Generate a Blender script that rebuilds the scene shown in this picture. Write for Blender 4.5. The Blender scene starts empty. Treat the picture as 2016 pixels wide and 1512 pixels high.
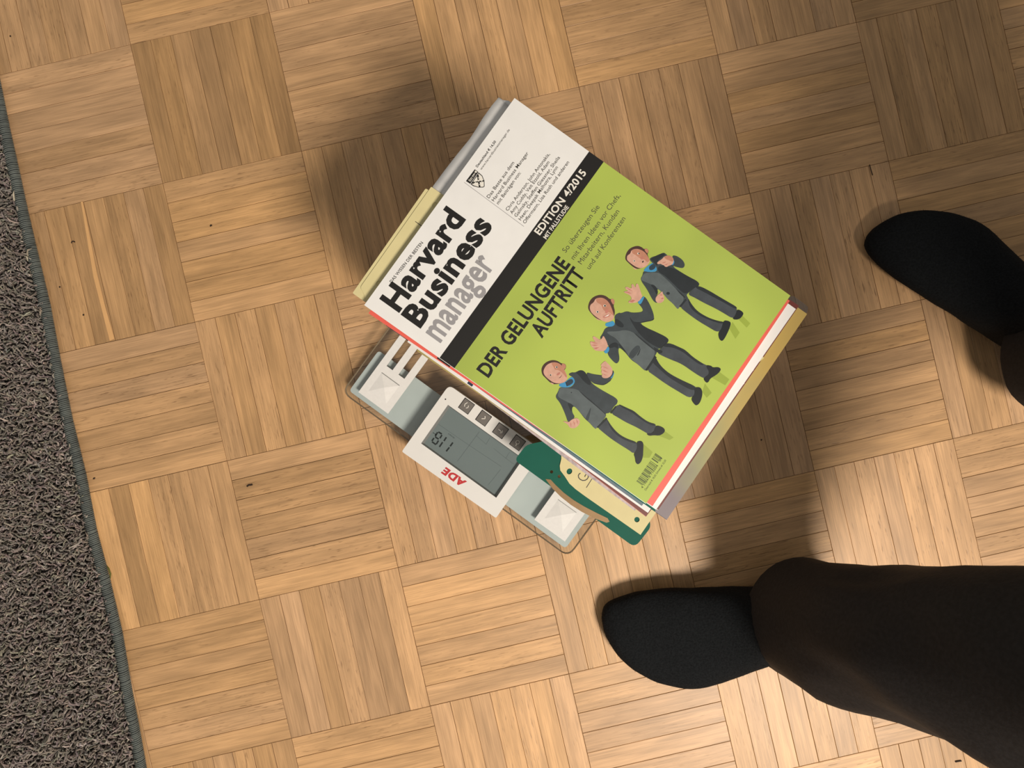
import bpy, bmesh, math, random
import numpy as np
from mathutils import Vector, Matrix, noise

# ------------------------------------------------------------------ camera, light, exposure
H = 0.867            # camera height above the parquet, metres
F = 1520.0           # focal length in pixels of a 2016 x 1512 frame
NU, NV = 1018.0, 763.0   # where the plumb line under the camera meets the picture
sc = bpy.context.scene
col = sc.collection

cam = bpy.data.cameras.new('camera')
cam.sensor_width = 36.0
cam.lens = 36.0 * F / 2016.0
cam.shift_x = (1008 - NU) / 2016.0
cam.shift_y = (NV - 756) / 2016.0
cam.clip_start = 0.01
cam_ob = bpy.data.objects.new('camera', cam)
col.objects.link(cam_ob)
cam_ob.location = (0, 0, H)
sc.camera = cam_ob

world = bpy.data.worlds.new('world')
sc.world = world
world.use_nodes = True
bgn = world.node_tree.nodes['Background']
bgn.inputs['Color'].default_value = (1.0, 0.96, 0.90, 1)
bgn.inputs['Strength'].default_value = 0.26

lamp = bpy.data.lights.new('room_lamp', 'AREA')
lamp.shape = 'DISK'
lamp.size = 0.62
lamp.energy = 62.0
lamp.color = (1.0, 0.90, 0.78)
lamp_ob = bpy.data.objects.new('room_lamp', lamp)
col.objects.link(lamp_ob)
LAMP = Vector((0.95, -1.08, 2.1))
lamp_ob.location = LAMP
lamp_ob.rotation_euler = (Vector((0.1, -0.05, 0)) - LAMP).to_track_quat('-Z', 'Y').to_euler()

sc.view_settings.view_transform = 'Standard'
sc.view_settings.look = 'None'
sc.view_settings.gamma = 1.0
sc.view_settings.use_curve_mapping = False
sc.view_settings.exposure = 0.0

random.seed(7)
rng = np.random.default_rng(7)

# ------------------------------------------------------------------ helpers
def at(u, v, z=0.0):
    """point at height z that the photograph shows at pixel (u, v)"""
    k = (H - z) / F
    return Vector(((u - NU) * k, (NV - v) * k, z))

def tag(o, label=None, cat=None, group=None, kind=None):
    if label: o['label'] = label
    if cat: o['category'] = cat
    if group: o['group'] = group
    if kind: o['kind'] = kind
    return o

def thing(name, loc, label, cat, group=None):
    o = bpy.data.objects.new(name, None)
    o.empty_display_size = 0.02
    col.objects.link(o)
    o.location = loc
    return tag(o, label, cat, group)

def link(name, me, parent=None, mats=None, label=None):
    o = bpy.data.objects.new(name, me)
    col.objects.link(o)
    if mats is not None:
        for m in (mats if isinstance(mats, (list, tuple)) else [mats]):
            me.materials.append(m)
    if parent is not None:
        o.parent = parent
        base = Vector((0, 0, 0))
        p = parent
        while p is not None:
            base += p.location
            p = p.parent
        me.transform(Matrix.Translation(-base))
    if label: o['label'] = label
    return o

def own_origin(o):
    """move the origin of a top-level mesh to the base of its bounding box"""
    me = o.data
    c = [v.co for v in me.vertices]
    mn = Vector((min(p.x for p in c), min(p.y for p in c), min(p.z for p in c)))
    mx = Vector((max(p.x for p in c), max(p.y for p in c), max(p.z for p in c)))
    b = Vector(((mn.x + mx.x) / 2, (mn.y + mx.y) / 2, mn.z))
    me.transform(Matrix.Translation(-b))
    o.location = b
    return o

def mesh_from(verts, faces, name='m', smooth=False):
    me = bpy.data.meshes.new(name)
    me.from_pydata([tuple(v) for v in verts], [], faces)
    if smooth:
        for p in me.polygons: p.use_smooth = True
    me.update()
    return me

def srgb(r, g, b):
    def f(c):
        c /= 255.0
        return c / 12.92 if c <= 0.04045 else ((c + 0.055) / 1.055) ** 2.4
    return (f(r), f(g), f(b), 1.0)

def nt_new(name):
    m = bpy.data.materials.new(name)
    m.use_nodes = True
    nt = m.node_tree
    return m, nt, nt.nodes['Principled BSDF']

def mat(name, c, rough=0.5, metal=0.0, spec=0.5, var=0.06, scale=60.0, bump=0.0, coat=0.0):
    m, nt, b = nt_new(name)
    tc = nt.nodes.new('ShaderNodeTexCoord')
    n = nt.nodes.new('ShaderNodeTexNoise')
    n.inputs['Scale'].default_value = scale
    n.inputs['Detail'].default_value = 4
    nt.links.new(tc.outputs['Object'], n.inputs['Vector'])
    hsv = nt.nodes.new('ShaderNodeHueSaturation')
    hsv.inputs['Color'].default_value = c
    mr = nt.nodes.new('ShaderNodeMapRange')
    mr.inputs['From Min'].default_value = 0.3
    mr.inputs['From Max'].default_value = 0.7
    mr.inputs['To Min'].default_value = 1 - var
    mr.inputs['To Max'].default_value = 1 + var
    nt.links.new(n.outputs['Fac'], mr.inputs['Value'])
    nt.links.new(mr.outputs['Result'], hsv.inputs['Value'])
    nt.links.new(hsv.outputs['Color'], b.inputs['Base Color'])
    b.inputs['Roughness'].default_value = rough
    b.inputs['Metallic'].default_value = metal
    b.inputs['Specular IOR Level'].default_value = spec
    b.inputs['Coat Weight'].default_value = coat
    if bump:
        bp = nt.nodes.new('ShaderNodeBump')
        bp.inputs['Strength'].default_value = bump
        bp.inputs['Distance'].default_value = 0.001
        nt.links.new(n.outputs['Fac'], bp.inputs['Height'])
        nt.links.new(bp.outputs['Normal'], b.inputs['Normal'])
    return m

def wood_mat(name, per_object):
    m, nt, b = nt_new(name)
    N, L = nt.nodes.new, nt.links.new
    uv = N('ShaderNodeUVMap'); uv.uv_map = 'grain'
    if per_object:
        oi = N('ShaderNodeObjectInfo')
        tone = oi.outputs['Color']
        rnd = oi.outputs['Random']
    else:
        at_ = N('ShaderNodeAttribute'); at_.attribute_name = 'tone'
        tone = at_.outputs['Color']
        rnd = at_.outputs['Alpha']
    sx = N('ShaderNodeSeparateXYZ'); L(uv.outputs['UV'], sx.inputs['Vector'])
    mul = N('ShaderNodeMath'); mul.operation = 'MULTIPLY'; mul.inputs[1].default_value = 211.7
    L(rnd, mul.inputs[0])
    def vec(sx_, sy_):
        a = N('ShaderNodeMath'); a.operation = 'MULTIPLY'; a.inputs[1].default_value = sx_
        c = N('ShaderNodeMath'); c.operation = 'MULTIPLY'; c.inputs[1].default_value = sy_
        L(sx.outputs['X'], a.inputs[0]); L(sx.outputs['Y'], c.inputs[0])
        k = N('ShaderNodeCombineXYZ')
        L(a.outputs[0], k.inputs['X']); L(c.outputs[0], k.inputs['Y']); L(mul.outputs[0], k.inputs['Z'])
        return k.outputs['Vector']
    # broad year rings, wandering
    n1 = N('ShaderNodeTexNoise'); n1.inputs['Scale'].default_value = 1.0; n1.inputs['Detail'].default_value = 5
    n1.inputs['Distortion'].default_value = 0.7
    L(vec(9, 190), n1.inputs['Vector'])
    # fine fibre
    n2 = N('ShaderNodeTexNoise'); n2.inputs['Scale'].default_value = 1.0; n2.inputs['Detail'].default_value = 3
    L(vec(28, 900), n2.inputs['Vector'])
    # short dark pores
    n3 = N('ShaderNodeTexNoise'); n3.inputs['Scale'].default_value = 1.0; n3.inputs['Detail'].default_value = 2
    L(vec(70, 560), n3.inputs['Vector'])
    pore = N('ShaderNodeMapRange')
    pore.inputs['From Min'].default_value = 0.60; pore.inputs['From Max'].default_value = 0.72
    pore.inputs['To Min'].default_value = 0.0; pore.inputs['To Max'].default_value = 0.55
    L(n3.outputs['Fac'], pore.inputs['Value'])
    fr_ = N('ShaderNodeMath'); fr_.operation = 'MULTIPLY'; fr_.inputs[1].default_value = 7.31; L(rnd, fr_.inputs[0])
    fr2 = N('ShaderNodeMath'); fr2.operation = 'FRACT'; L(fr_.outputs[0], fr2.inputs[0])
    fr3 = N('ShaderNodeMath'); fr3.operation = 'POWER'; fr3.inputs[1].default_value = 1.3; L(fr2.outputs[0], fr3.inputs[0])
    pm = N('ShaderNodeMath'); pm.operation = 'MULTIPLY'; L(pore.outputs[0], pm.inputs[0]); L(fr3.outputs[0], pm.inputs[1])
    pore = pm
    # cloudy tone inside a slat
    n4 = N('ShaderNodeTexNoise'); n4.inputs['Scale'].default_value = 1.0; n4.inputs['Detail'].default_value = 2
    L(vec(16, 60), n4.inputs['Vector'])
    ramp = N('ShaderNodeMapRange')
    ramp.inputs['From Min'].default_value = 0.3; ramp.inputs['From Max'].default_value = 0.7
    ramp.inputs['To Min'].default_value = 0.84; ramp.inputs['To Max'].default_value = 1.13
    L(n1.outputs['Fac'], ramp.inputs['Value'])
    r2 = N('ShaderNodeMapRange')
    r2.inputs['From Min'].default_value = 0.3; r2.inputs['From Max'].default_value = 0.7
    r2.inputs['To Min'].default_value = 0.86; r2.inputs['To Max'].default_value = 1.13
    L(n2.outputs['Fac'], r2.inputs['Value'])
    r4 = N('ShaderNodeMapRange')
    r4.inputs['From Min'].default_value = 0.3; r4.inputs['From Max'].default_value = 0.7
    r4.inputs['To Min'].default_value = 0.87; r4.inputs['To Max'].default_value = 1.12
    L(n4.outputs['Fac'], r4.inputs['Value'])
    m1 = N('ShaderNodeMath'); m1.operation = 'MULTIPLY'; L(ramp.outputs[0], m1.inputs[0]); L(r2.outputs[0], m1.inputs[1])
    m2 = N('ShaderNodeMath'); m2.operation = 'MULTIPLY'; L(m1.outputs[0], m2.inputs[0]); L(r4.outputs[0], m2.inputs[1])
    vm = N('ShaderNodeVectorMath'); vm.operation = 'SCALE'
    L(tone, vm.inputs[0]); L(m2.outputs[0], vm.inputs['Scale'])
    mix = N('ShaderNodeMix'); mix.data_type = 'RGBA'
    mix.inputs['B'].default_value = srgb(92, 62, 36)
    L(pore.outputs[0], mix.inputs['Factor']); L(vm.outputs[0], mix.inputs['A'])
    L(mix.outputs['Result'], b.inputs['Base Color'])
    b.inputs['Roughness'].default_value = 0.42
    b.inputs['Specular IOR Level'].default_value = 0.4
    bp = N('ShaderNodeBump'); bp.inputs['Strength'].default_value = 0.25; bp.inputs['Distance'].default_value = 0.0006
    inv = N('ShaderNodeMath'); inv.operation = 'SUBTRACT'; inv.inputs[0].default_value = 1.0
    L(pore.outputs[0], inv.inputs[1]); L(inv.outputs[0], bp.inputs['Height'])
    L(bp.outputs['Normal'], b.inputs['Normal'])
    return m

def clear_mat(name, tint, base=0.04, rough=0.02):
    """clear sheet: lets light through with a tint, mirrors at the surface"""
    m = bpy.data.materials.new(name); m.use_nodes = True
    nt = m.node_tree; nt.nodes.clear()
    N, L = nt.nodes.new, nt.links.new
    out = N('ShaderNodeOutputMaterial')
    tr = N('ShaderNodeBsdfTransparent'); tr.inputs['Color'].default_value = tint
    gl = N('ShaderNodeBsdfGlossy'); gl.inputs['Roughness'].default_value = rough
    fr = N('ShaderNodeLayerWeight'); fr.inputs['Blend'].default_value = 0.15
    mr = N('ShaderNodeMapRange'); mr.inputs['To Min'].default_value = base; mr.inputs['To Max'].default_value = 0.8
    L(fr.outputs['Fresnel'], mr.inputs['Value'])
    mx = N('ShaderNodeMixShader')
    L(mr.outputs[0], mx.inputs['Fac']); L(tr.outputs[0], mx.inputs[1]); L(gl.outputs[0], mx.inputs[2])
    L(mx.outputs[0], out.inputs['Surface'])
    return m

# ------------------------------------------------------------------ materials
M = {}
M['white_paper'] = mat('white_paper', (0.82, 0.81, 0.79, 1), 0.42, var=0.02)
M['page_edge'] = mat('page_edge', (0.72, 0.69, 0.62, 1), 0.7, var=0.10, scale=400)
M['cream_card'] = mat('cream_card', srgb(216, 204, 152), 0.6, var=0.03)
M['cream_edge'] = mat('cream_edge', srgb(190, 178, 128), 0.7, var=0.03)
M['coral'] = mat('coral_print', srgb(226, 100, 86), 0.42, var=0.03)
M['black_ink'] = mat('black_ink', srgb(26, 24, 22), 0.42, var=0.05)
M['soft_ink'] = mat('soft_black_ink', srgb(62, 58, 52), 0.45, var=0.05)
M['grey_ink'] = mat('grey_ink', srgb(152, 150, 152), 0.42, var=0.03)
M['white_ink'] = mat('white_ink', srgb(232, 228, 218), 0.42, var=0.02)
M['green_ink'] = mat('dark_green_ink', srgb(52, 66, 26), 0.45, var=0.05)
M['maroon'] = mat('maroon_print', srgb(112, 48, 42), 0.45, var=0.08)
M['rose'] = mat('rose_print', srgb(206, 138, 122), 0.45, var=0.06)
M['slate'] = mat('slate_blue_print', srgb(92, 112, 124), 0.4, var=0.12, scale=150)
M['navy'] = mat('navy_board', srgb(38, 52, 76), 0.4, var=0.08)
M['mottle'] = mat('mottled_violet_white', srgb(176, 166, 168), 0.5, var=0.35, scale=210)
M['olive'] = mat('olive_print', srgb(176, 160, 98), 0.45, var=0.10)
M['catalogue'] = mat('plain_catalogue_cover', srgb(206, 200, 188), 0.5, var=0.03)
M['teal'] = mat('teal_card', srgb(8, 90, 74), 0.6, spec=0.25, var=0.04)
M['brass'] = mat('brown_metal_tongue', srgb(140, 112, 76), 0.42, metal=0.35, var=0.10)
M['silver'] = mat('brushed_silver', (0.78, 0.765, 0.74, 1), 0.6, metal=0.0, spec=0.3, var=0.025, scale=300)
M['housing'] = mat('white_plastic', (0.78, 0.765, 0.735, 1), 0.38, var=0.01)
M['bezel'] = mat('grey_bezel', (0.30, 0.30, 0.29, 1), 0.35, metal=0.4, var=0.02)
M['lcd'] = mat('display_glass', srgb(112, 124, 124), 0.22, var=0.015, scale=12)
M['lcd_line'] = mat('display_line', srgb(88, 99, 100), 0.3, var=0.02)
M['lcd_seg'] = mat('display_segment', srgb(36, 42, 42), 0.3, var=0.02)
M['button'] = mat('grey_button', srgb(138, 132, 126), 0.3, metal=0.5, var=0.05)
M['red_ink'] = mat('red_ink', srgb(190, 42, 46), 0.45, var=0.03)
M['plate'] = mat('pale_grey_plate', srgb(216, 226, 226), 0.5, var=0.02)
M['foot_rubber'] = mat('dark_rubber', srgb(48, 48, 48), 0.7)
M['sock'] = mat('black_wool', (0.010, 0.011, 0.012, 1), 0.95, spec=0.1, var=0.3, scale=500, bump=0.8)
M['fuzz'] = mat('black_fuzz', (0.012, 0.013, 0.014, 1), 0.9, spec=0.1)
M['trouser'] = mat('dark_cloth', (0.016, 0.0145, 0.015, 1), 0.75, spec=0.25, var=0.25, scale=300, bump=0.3)
M['crumb'] = mat('dark_crumb', srgb(48, 32, 20), 0.8)
M['leaf'] = mat('dry_leaf', srgb(98, 98, 32), 0.6)
M['lint'] = mat('white_lint', srgb(190, 185, 175), 0.9)
M['subfloor'] = mat('joint_filler', srgb(104, 74, 46), 0.85, var=0.15)
M['binding'] = mat('edge_tape', srgb(50, 55, 56), 0.85, var=0.15, scale=200)
M['stitch'] = mat('binding_thread', srgb(100, 106, 102), 0.8, var=0.25, scale=90)
M['rug_back'] = mat('rug_backing', srgb(50, 45, 42), 0.95)
M['glass'] = clear_mat('clear_glass', (0.92, 0.93, 0.925, 1), 0.05, 0.015)
M['glass_rim'] = mat('glass_rim', srgb(140, 122, 96), 0.15, spec=0.8, var=0.05)
M['sleeve'] = clear_mat('clear_plastic', (0.80, 0.79, 0.78, 1), 0.10, 0.18)
M['wood'] = wood_mat('parquet_oak', True)
M['wood_far'] = wood_mat('parquet_oak_rest', False)

# cover green: flat print with a slight printed gradient
def cover_green():
    m, nt, b = nt_new('lime_green_print')
    tc = nt.nodes.new('ShaderNodeTexCoord')
    n = nt.nodes.new('ShaderNodeTexNoise'); n.inputs['Scale'].default_value = 7
    nt.links.new(tc.outputs['Object'], n.inputs['Vector'])
    r = nt.nodes.new('ShaderNodeValToRGB')
    r.color_ramp.elements[0].position = 0.35; r.color_ramp.elements[0].color = srgb(160, 177, 80)
    r.color_ramp.elements[1].position = 0.65; r.color_ramp.elements[1].color = srgb(178, 197, 88)
    nt.links.new(n.outputs['Fac'], r.inputs['Fac'])
    nt.links.new(r.outputs['Color'], b.inputs['Base Color'])
    b.inputs['Roughness'].default_value = 0.36
    return m
M['lime'] = cover_green()
M['lime_dark'] = mat('lime_print_shade', srgb(150, 168, 66), 0.36, var=0.03)

# cover of the glossy magazine: olive print running into violet grey
def photo_print():
    m, nt, b = nt_new('violet_olive_print')
    N, L = nt.nodes.new, nt.links.new
    tc = N('ShaderNodeTexCoord'); sp = N('ShaderNodeSeparateXYZ')
    L(tc.outputs['Object'], sp.inputs['Vector'])
    n = N('ShaderNodeTexNoise'); n.inputs['Scale'].default_value = 22
    L(tc.outputs['Object'], n.inputs['Vector'])
    ad = N('ShaderNodeMath'); ad.operation = 'MULTIPLY_ADD'; ad.inputs[1].default_value = 0.06
    L(n.outputs['Fac'], ad.inputs[0]); L(sp.outputs['X'], ad.inputs[2])
    mr = N('ShaderNodeMapRange'); mr.inputs['From Min'].default_value = 0.055; mr.inputs['From Max'].default_value = 0.20
    L(ad.outputs[0], mr.inputs['Value'])
    r = N('ShaderNodeValToRGB')
    r.color_ramp.elements[0].position = 0.24; r.color_ramp.elements[0].color = srgb(134, 124, 128)
    r.color_ramp.elements[1].position = 0.85; r.color_ramp.elements[1].color = srgb(196, 168, 96)
    e = r.color_ramp.elements.new(0.50); e.color = srgb(160, 158, 116)
    L(mr.outputs[0], r.inputs['Fac']); L(r.outputs['Color'], b.inputs['Base Color'])
    b.inputs['Roughness'].default_value = 0.28
    return m
M['violet'] = photo_print()

# rug pile: brown grey yarn, tone varies per tuft
def pile_mat():
    m, nt, b = nt_new('rug_yarn')
    a = nt.nodes.new('ShaderNodeAttribute'); a.attribute_name = 'tone'
    nt.links.new(a.outputs['Color'], b.inputs['Base Color'])
    b.inputs['Roughness'].default_value = 0.75
    b.inputs['Specular IOR Level'].default_value = 0.3
    b.inputs['Sheen Weight'].default_value = 0.15
    return m
M['pile'] = pile_mat()

# ------------------------------------------------------------------ floor: mosaic parquet
ROT = 0.2279                       # the parquet is turned 13 degrees to the picture
T = 0.16
GX, GY = math.cos(ROT), math.sin(ROT)
# picture-corner (0, 0) of the tile grid, from the fitted floor
G0 = at(256.5, 87.5)
def grid(i, j):
    """tile corner i columns right, j rows down"""
    return Vector((G0.x + T * (i * GX + j * GY), G0.y + T * (i * GY - j * GX), 0))

TOP = -0.0002
floor = link('floor', mesh_from([(-1.3, -1.1, -0.012), (1.6, -1.1, -0.012), (1.6, 1.1, -0.012), (-1.3, 1.1, -0.012),
                                 (-1.3, -1.1, -0.0012), (1.6, -1.1, -0.0012), (1.6, 1.1, -0.0012), (-1.3, 1.1, -0.0012)],
                                [(3, 2, 1, 0), (4, 5, 6, 7), (0, 1, 5, 4), (1, 2, 6, 5), (2, 3, 7, 6), (3, 0, 4, 7)]), None, M['subfloor'])
tag(floor, 'oak mosaic parquet floor of square tiles with seven slats each', kind='structure')

SW = T / 7
def slat_geo(l, w):
    """chamfered slat, top at z 0, with grain uv"""
    c, d = 0.00030, 0.00022
    hl, hw = l / 2, w / 2
    v = [(-hl, -hw, -0.004), (hl, -hw, -0.004), (hl, hw, -0.004), (-hl, hw, -0.004),
         (-hl, -hw, -d), (hl, -hw, -d), (hl, hw, -d), (-hl, hw, -d),
         (-hl + c, -hw + c, 0), (hl - c, -hw + c, 0), (hl - c, hw - c, 0), (-hl + c, hw - c, 0)]
    f = [(0, 1, 5, 4), (1, 2, 6, 5), (2, 3, 7, 6), (3, 0, 4, 7),
         (4, 5, 9, 8), (5, 6, 10, 9), (6, 7, 11, 10), (7, 4, 8, 11), (8, 9, 10, 11)]
    return v, f
def slat_mesh(l, w):
    v, f = slat_geo(l, w)
    me = mesh_from(v, f, 'parquet_slat')
    uv = me.uv_layers.new(name='grain')
    for lp in me.loops:
        co = me.vertices[lp.vertex_index].co
        uv.data[lp.index].uv = (co.x + 0.1, co.y + 0.1)
    return me
SLATS = [slat_mesh(T - 0.0005, SW - g) for g in (0.00028, 0.00038, 0.00055)]
for me in SLATS: me.materials.append(M['wood'])

BASE = Vector((0.575, 0.342, 0.165))
# wood tones: (tile i, tile j): overall factor
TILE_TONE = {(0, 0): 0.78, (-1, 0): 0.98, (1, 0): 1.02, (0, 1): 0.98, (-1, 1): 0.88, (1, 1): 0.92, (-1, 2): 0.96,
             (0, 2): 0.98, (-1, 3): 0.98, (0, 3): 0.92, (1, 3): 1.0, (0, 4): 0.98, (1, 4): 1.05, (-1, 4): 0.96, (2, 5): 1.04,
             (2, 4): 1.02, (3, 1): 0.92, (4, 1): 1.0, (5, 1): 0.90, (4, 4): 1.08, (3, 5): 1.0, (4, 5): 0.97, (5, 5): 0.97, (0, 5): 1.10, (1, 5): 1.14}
SLAT_TONE = {(-1, 3, 0): 1.22, (-1, 3, 1): 0.86, (-1, 3, 2): 1.16, (0, 3, 6): 1.28, (0, 3, 0): 1.08, (0, 3, 1): 0.90,
             (0, 4, 0): 0.95, (0, 4, 1): 1.10, (0, 4, 4): 0.86, (0, 4, 5): 0.86, (0, 4, 6): 1.20, (1, 4, 1): 1.18, (4, 2, 0): 0.82,
             (5, 1, 2): 1.12, (5, 1, 1): 0.92, (-1, 2, 0): 1.04, (0, 2, 0): 1.05, (0, 2, 6): 0.94, (3, 1, 6): 0.84}
slats = []
for i in range(-13, 17):
    for j in range(-13, 17):
        c = (grid(i, j) + grid(i + 1, j + 1)) / 2
        if not (-1.40 < c.x < 1.70 and abs(c.y) < 1.20): continue
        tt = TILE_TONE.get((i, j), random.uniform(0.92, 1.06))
        warm = random.uniform(-0.05, 0.05)
        vert = (i + j) % 2 == 0
        for s in range(7):
            off = (s - 3) * SW
            if vert:                              # slats run down the picture
                p = c + Vector((GX, GY, 0)) * off
                ang = ROT + math.pi / 2
            else:
                p = c - Vector((-GY, GX, 0)) * off
                ang = ROT
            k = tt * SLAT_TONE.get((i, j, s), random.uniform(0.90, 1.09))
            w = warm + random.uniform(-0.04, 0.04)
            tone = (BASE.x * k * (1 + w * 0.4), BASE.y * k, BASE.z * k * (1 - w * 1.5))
            slats.append((p, ang, tone))
# what the rug and the stack hide need not be picked out one by one
def shown(p):
    u, v = NU + p.x * F / H, NV - p.y * F / H
    d = max(abs(u - 1008) / 1008, abs(v - 756) / 756)
    rug_u = 4 + (v - 179) * 0.2155
    if u < rug_u - 60: d += 1.0
    if 850 < u < 1380 and 480 < v < 800: d += 0.8
    return d
slats.sort(key=lambda s: shown(s[0]))
for n, (p, ang, tone) in enumerate(slats[:300]):
    o = bpy.data.objects.new('parquet_slat', SLATS[n % 3])
    col.objects.link(o)
    o.parent = floor
    o.location = (p.x, p.y, TOP + random.uniform(-0.00016, 0.0001))
    o.rotation_euler = (random.uniform(-0.003, 0.003), 0, ang + (math.pi if random.random() < 0.5 else 0))
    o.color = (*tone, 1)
vv, ff, tones, uvs = [], [], [], []
for (p, ang, tone) in slats[300:]:
    v, f = slat_geo(T - 0.0005, SW - 0.0006)
    b0 = len(vv)
    ca, sa = math.cos(ang), math.sin(ang)
    z = TOP + random.uniform(-0.00016, 0.0001)
    rr = random.random()
    for q in v:
        vv.append((p.x + q[0] * ca - q[1] * sa, p.y + q[0] * sa + q[1] * ca, z + q[2]))
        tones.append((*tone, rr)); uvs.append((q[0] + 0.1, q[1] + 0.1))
    ff += [tuple(b0 + k for k in q) for q in f]
me = mesh_from(vv, ff, 'parquet_remainder')
ca_ = me.attributes.new('tone', 'FLOAT_COLOR', 'POINT')
ca_.data.foreach_set('color', np.array(tones, np.float32).ravel())
uv = me.uv_layers.new(name='grain')
for lp in me.loops: uv.data[lp.index].uv = uvs[lp.vertex_index]
o = link('parquet_remainder', me, floor, M['wood_far'])
o['kind'] = 'stuff'
# pale filler in the gap between two slats at the left
def strip_poly(pts, z, name, m, parent):
    vs = [at(u, v, z) for u, v in pts]
    return link(name, mesh_from(vs, [tuple(range(len(vs)))[::-1]]), parent, m)

# ------------------------------------------------------------------ generic builders for sheets and prints
def prism(pts, z0, z1, name='m', warp=None, smooth=False):
    """extrude a polygon (world xy) between two heights"""
    n = len(pts)
    a = sum(pts[i][0] * pts[(i + 1) % n][1] - pts[(i + 1) % n][0] * pts[i][1] for i in range(n))
    if a < 0: pts = pts[::-1]
    v = [Vector((p[0], p[1], z0)) for p in pts] + [Vector((p[0], p[1], z1)) for p in pts]
    if warp: v = [warp(q) for q in v]
    f = [tuple(range(n))[::-1], tuple(range(n, 2 * n))] + [(i, (i + 1) % n, n + (i + 1) % n, n + i) for i in range(n)]
    return mesh_from(v, f, name)

def round_poly(pts, r, k=5):
    """round the corners of a polygon; r may be one radius or one per corner"""
    out = []
    n = len(pts)
    for i in range(n):
        p0, p1, p2 = (Vector(pts[(i + q) % n][:2]) for q in (-1, 0, 1))
        ri = r[i] if isinstance(r, (list, tuple)) else r
        if ri <= 0:
            out.append(p1); continue
        a, b = (p0 - p1), (p2 - p1)
        t = min(ri, a.length * 0.45, b.length * 0.45)
        s, e = p1 + a.normalized() * t, p1 + b.normalized() * t
        for q in range(k + 1):
            w = q / k
            out.append(s * (1 - w) ** 2 + p1 * 2 * w * (1 - w) + e * w ** 2)
    return out

def holed(outline, holes, z0, z1, warp=None):
    """plate with holes, through a filled 2D curve"""
    cu = bpy.data.curves.new('c', 'CURVE'); cu.dimensions = '2D'; cu.fill_mode = 'BOTH'
    cu.extrude = (z1 - z0) / 2
    for loop in [outline] + holes:
        sp = cu.splines.new('POLY'); sp.points.add(len(loop) - 1)
        for q, p in enumerate(loop): sp.points[q].co = (p[0], p[1], 0, 1)
        sp.use_cyclic_u = True
    o = bpy.data.objects.new('c', cu); col.objects.link(o)
    dg = bpy.context.evaluated_depsgraph_get()
    me = bpy.data.meshes.new_from_object(o.evaluated_get(dg))
    bpy.data.objects.remove(o)
    for v in me.vertices:
        v.co.z += (z0 + z1) / 2
        if warp: v.co = warp(v.co)
    me.update()
    return me

def circle(c, r, n=14, a=1.0, ang=0):
    return [Vector((c[0] + r * math.cos(t) * math.cos(ang) - r * a * math.sin(t) * math.sin(ang),
                    c[1] + r * math.cos(t) * math.sin(ang) + r * a * math.sin(t) * math.cos(ang)))
            for t in (2 * math.pi * q / n for q in range(n))]

def chaikin(p, it=2):
    for _ in range(it):
        q = []
        for i in range(len(p)):
            a, b = p[i], p[(i + 1) % len(p)]
            q.append((a[0] * .75 + b[0] * .25, a[1] * .75 + b[1] * .25))
            q.append((a[0] * .25 + b[0] * .75, a[1] * .25 + b[1] * .75))
        p = q
    return p

# ------------------------------------------------------------------ the leaning stack: heights swell towards the spines
ZG = 0.0275                       # top of the glass scale
ZT = 0.232                        # nominal top of the stack
pA, pB, pD = at(717.5, 600, ZT + .007), at(1013, 193, ZT - .001), at(1272, 991, ZT + .002)
_m = np.linalg.solve(np.array([[p.x, p.y, 1] for p in (pA, pB, pD)]), np.array([.007, -.001, .002]))
def tilt(x, y): return _m[0] * x + _m[1] * y + _m[2]
def warp(q):
    k = max(0.0, min(1.0, (q[2] - ZG) / (ZT - ZG)))
    return Vector((q[0], q[1], q[2] + k * tilt(q[0], q[1])))
def st(u, v, z):
    """xy of a point of the stack at nominal height z seen at pixel (u, v)"""
    p = at(u, v, z)
    for _ in range(4):
        p = at(u, v, warp(Vector((p.x, p.y, z))).z)
    return Vector((p.x, p.y))

def rect(D, A, width, z, length=None):
    """rectangle from the two ends of its spine edge (pixels), extended to the right"""
    d, a = st(*D, z), st(*A, z)
    e = (a - d)
    if length: a = d + e.normalized() * length
    n = Vector((e.y, -e.x)).normalized()
    return [d, a, a + n * width, d + n * width]

def magazine(name, label, cat, pts, z0, z1, cover, pages, spine=None, group=None, r=0.0, cover_label=None):
    c = sum((Vector((p[0], p[1])) for p in pts), Vector((0, 0))) / len(pts)
    zb = warp(Vector((c.x, c.y, z0))).z
    t = thing(name, (c.x, c.y, zb), label, cat, group)
    th = 0.00035
    inset = 0.0006
    ctr = c
    inner = [Vector(p) + (ctr - Vector(p)).normalized() * inset for p in pts]
    link('page_block', prism(inner, z0 + th, z1 - th, warp=warp), t, pages)
    outline = round_poly(pts, r) if r else pts
    link('front_cover', prism(outline, z1 - th, z1, warp=warp), t, cover)
    link('back_cover', prism(outline, z0, z0 + th, warp=warp), t, cover)
    d, a = Vector(pts[0]), Vector(pts[1])
    n = Vector((-(a - d).y, (a - d).x)).normalized()
    link('spine', prism([d, a, a + n * th, d + n * th], z0, z1, warp=warp), t, spine or cover)
    return t

def sheet(name, label, cat, pts, z0, z1, m, holes=None, group=None):
    me = holed(pts, holes, z0, z1, warp) if holes else prism(pts, z0, z1, warp=warp)
    o = link(name, me, None, m)
    own_origin(o)
    return tag(o, label, cat, group)

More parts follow.
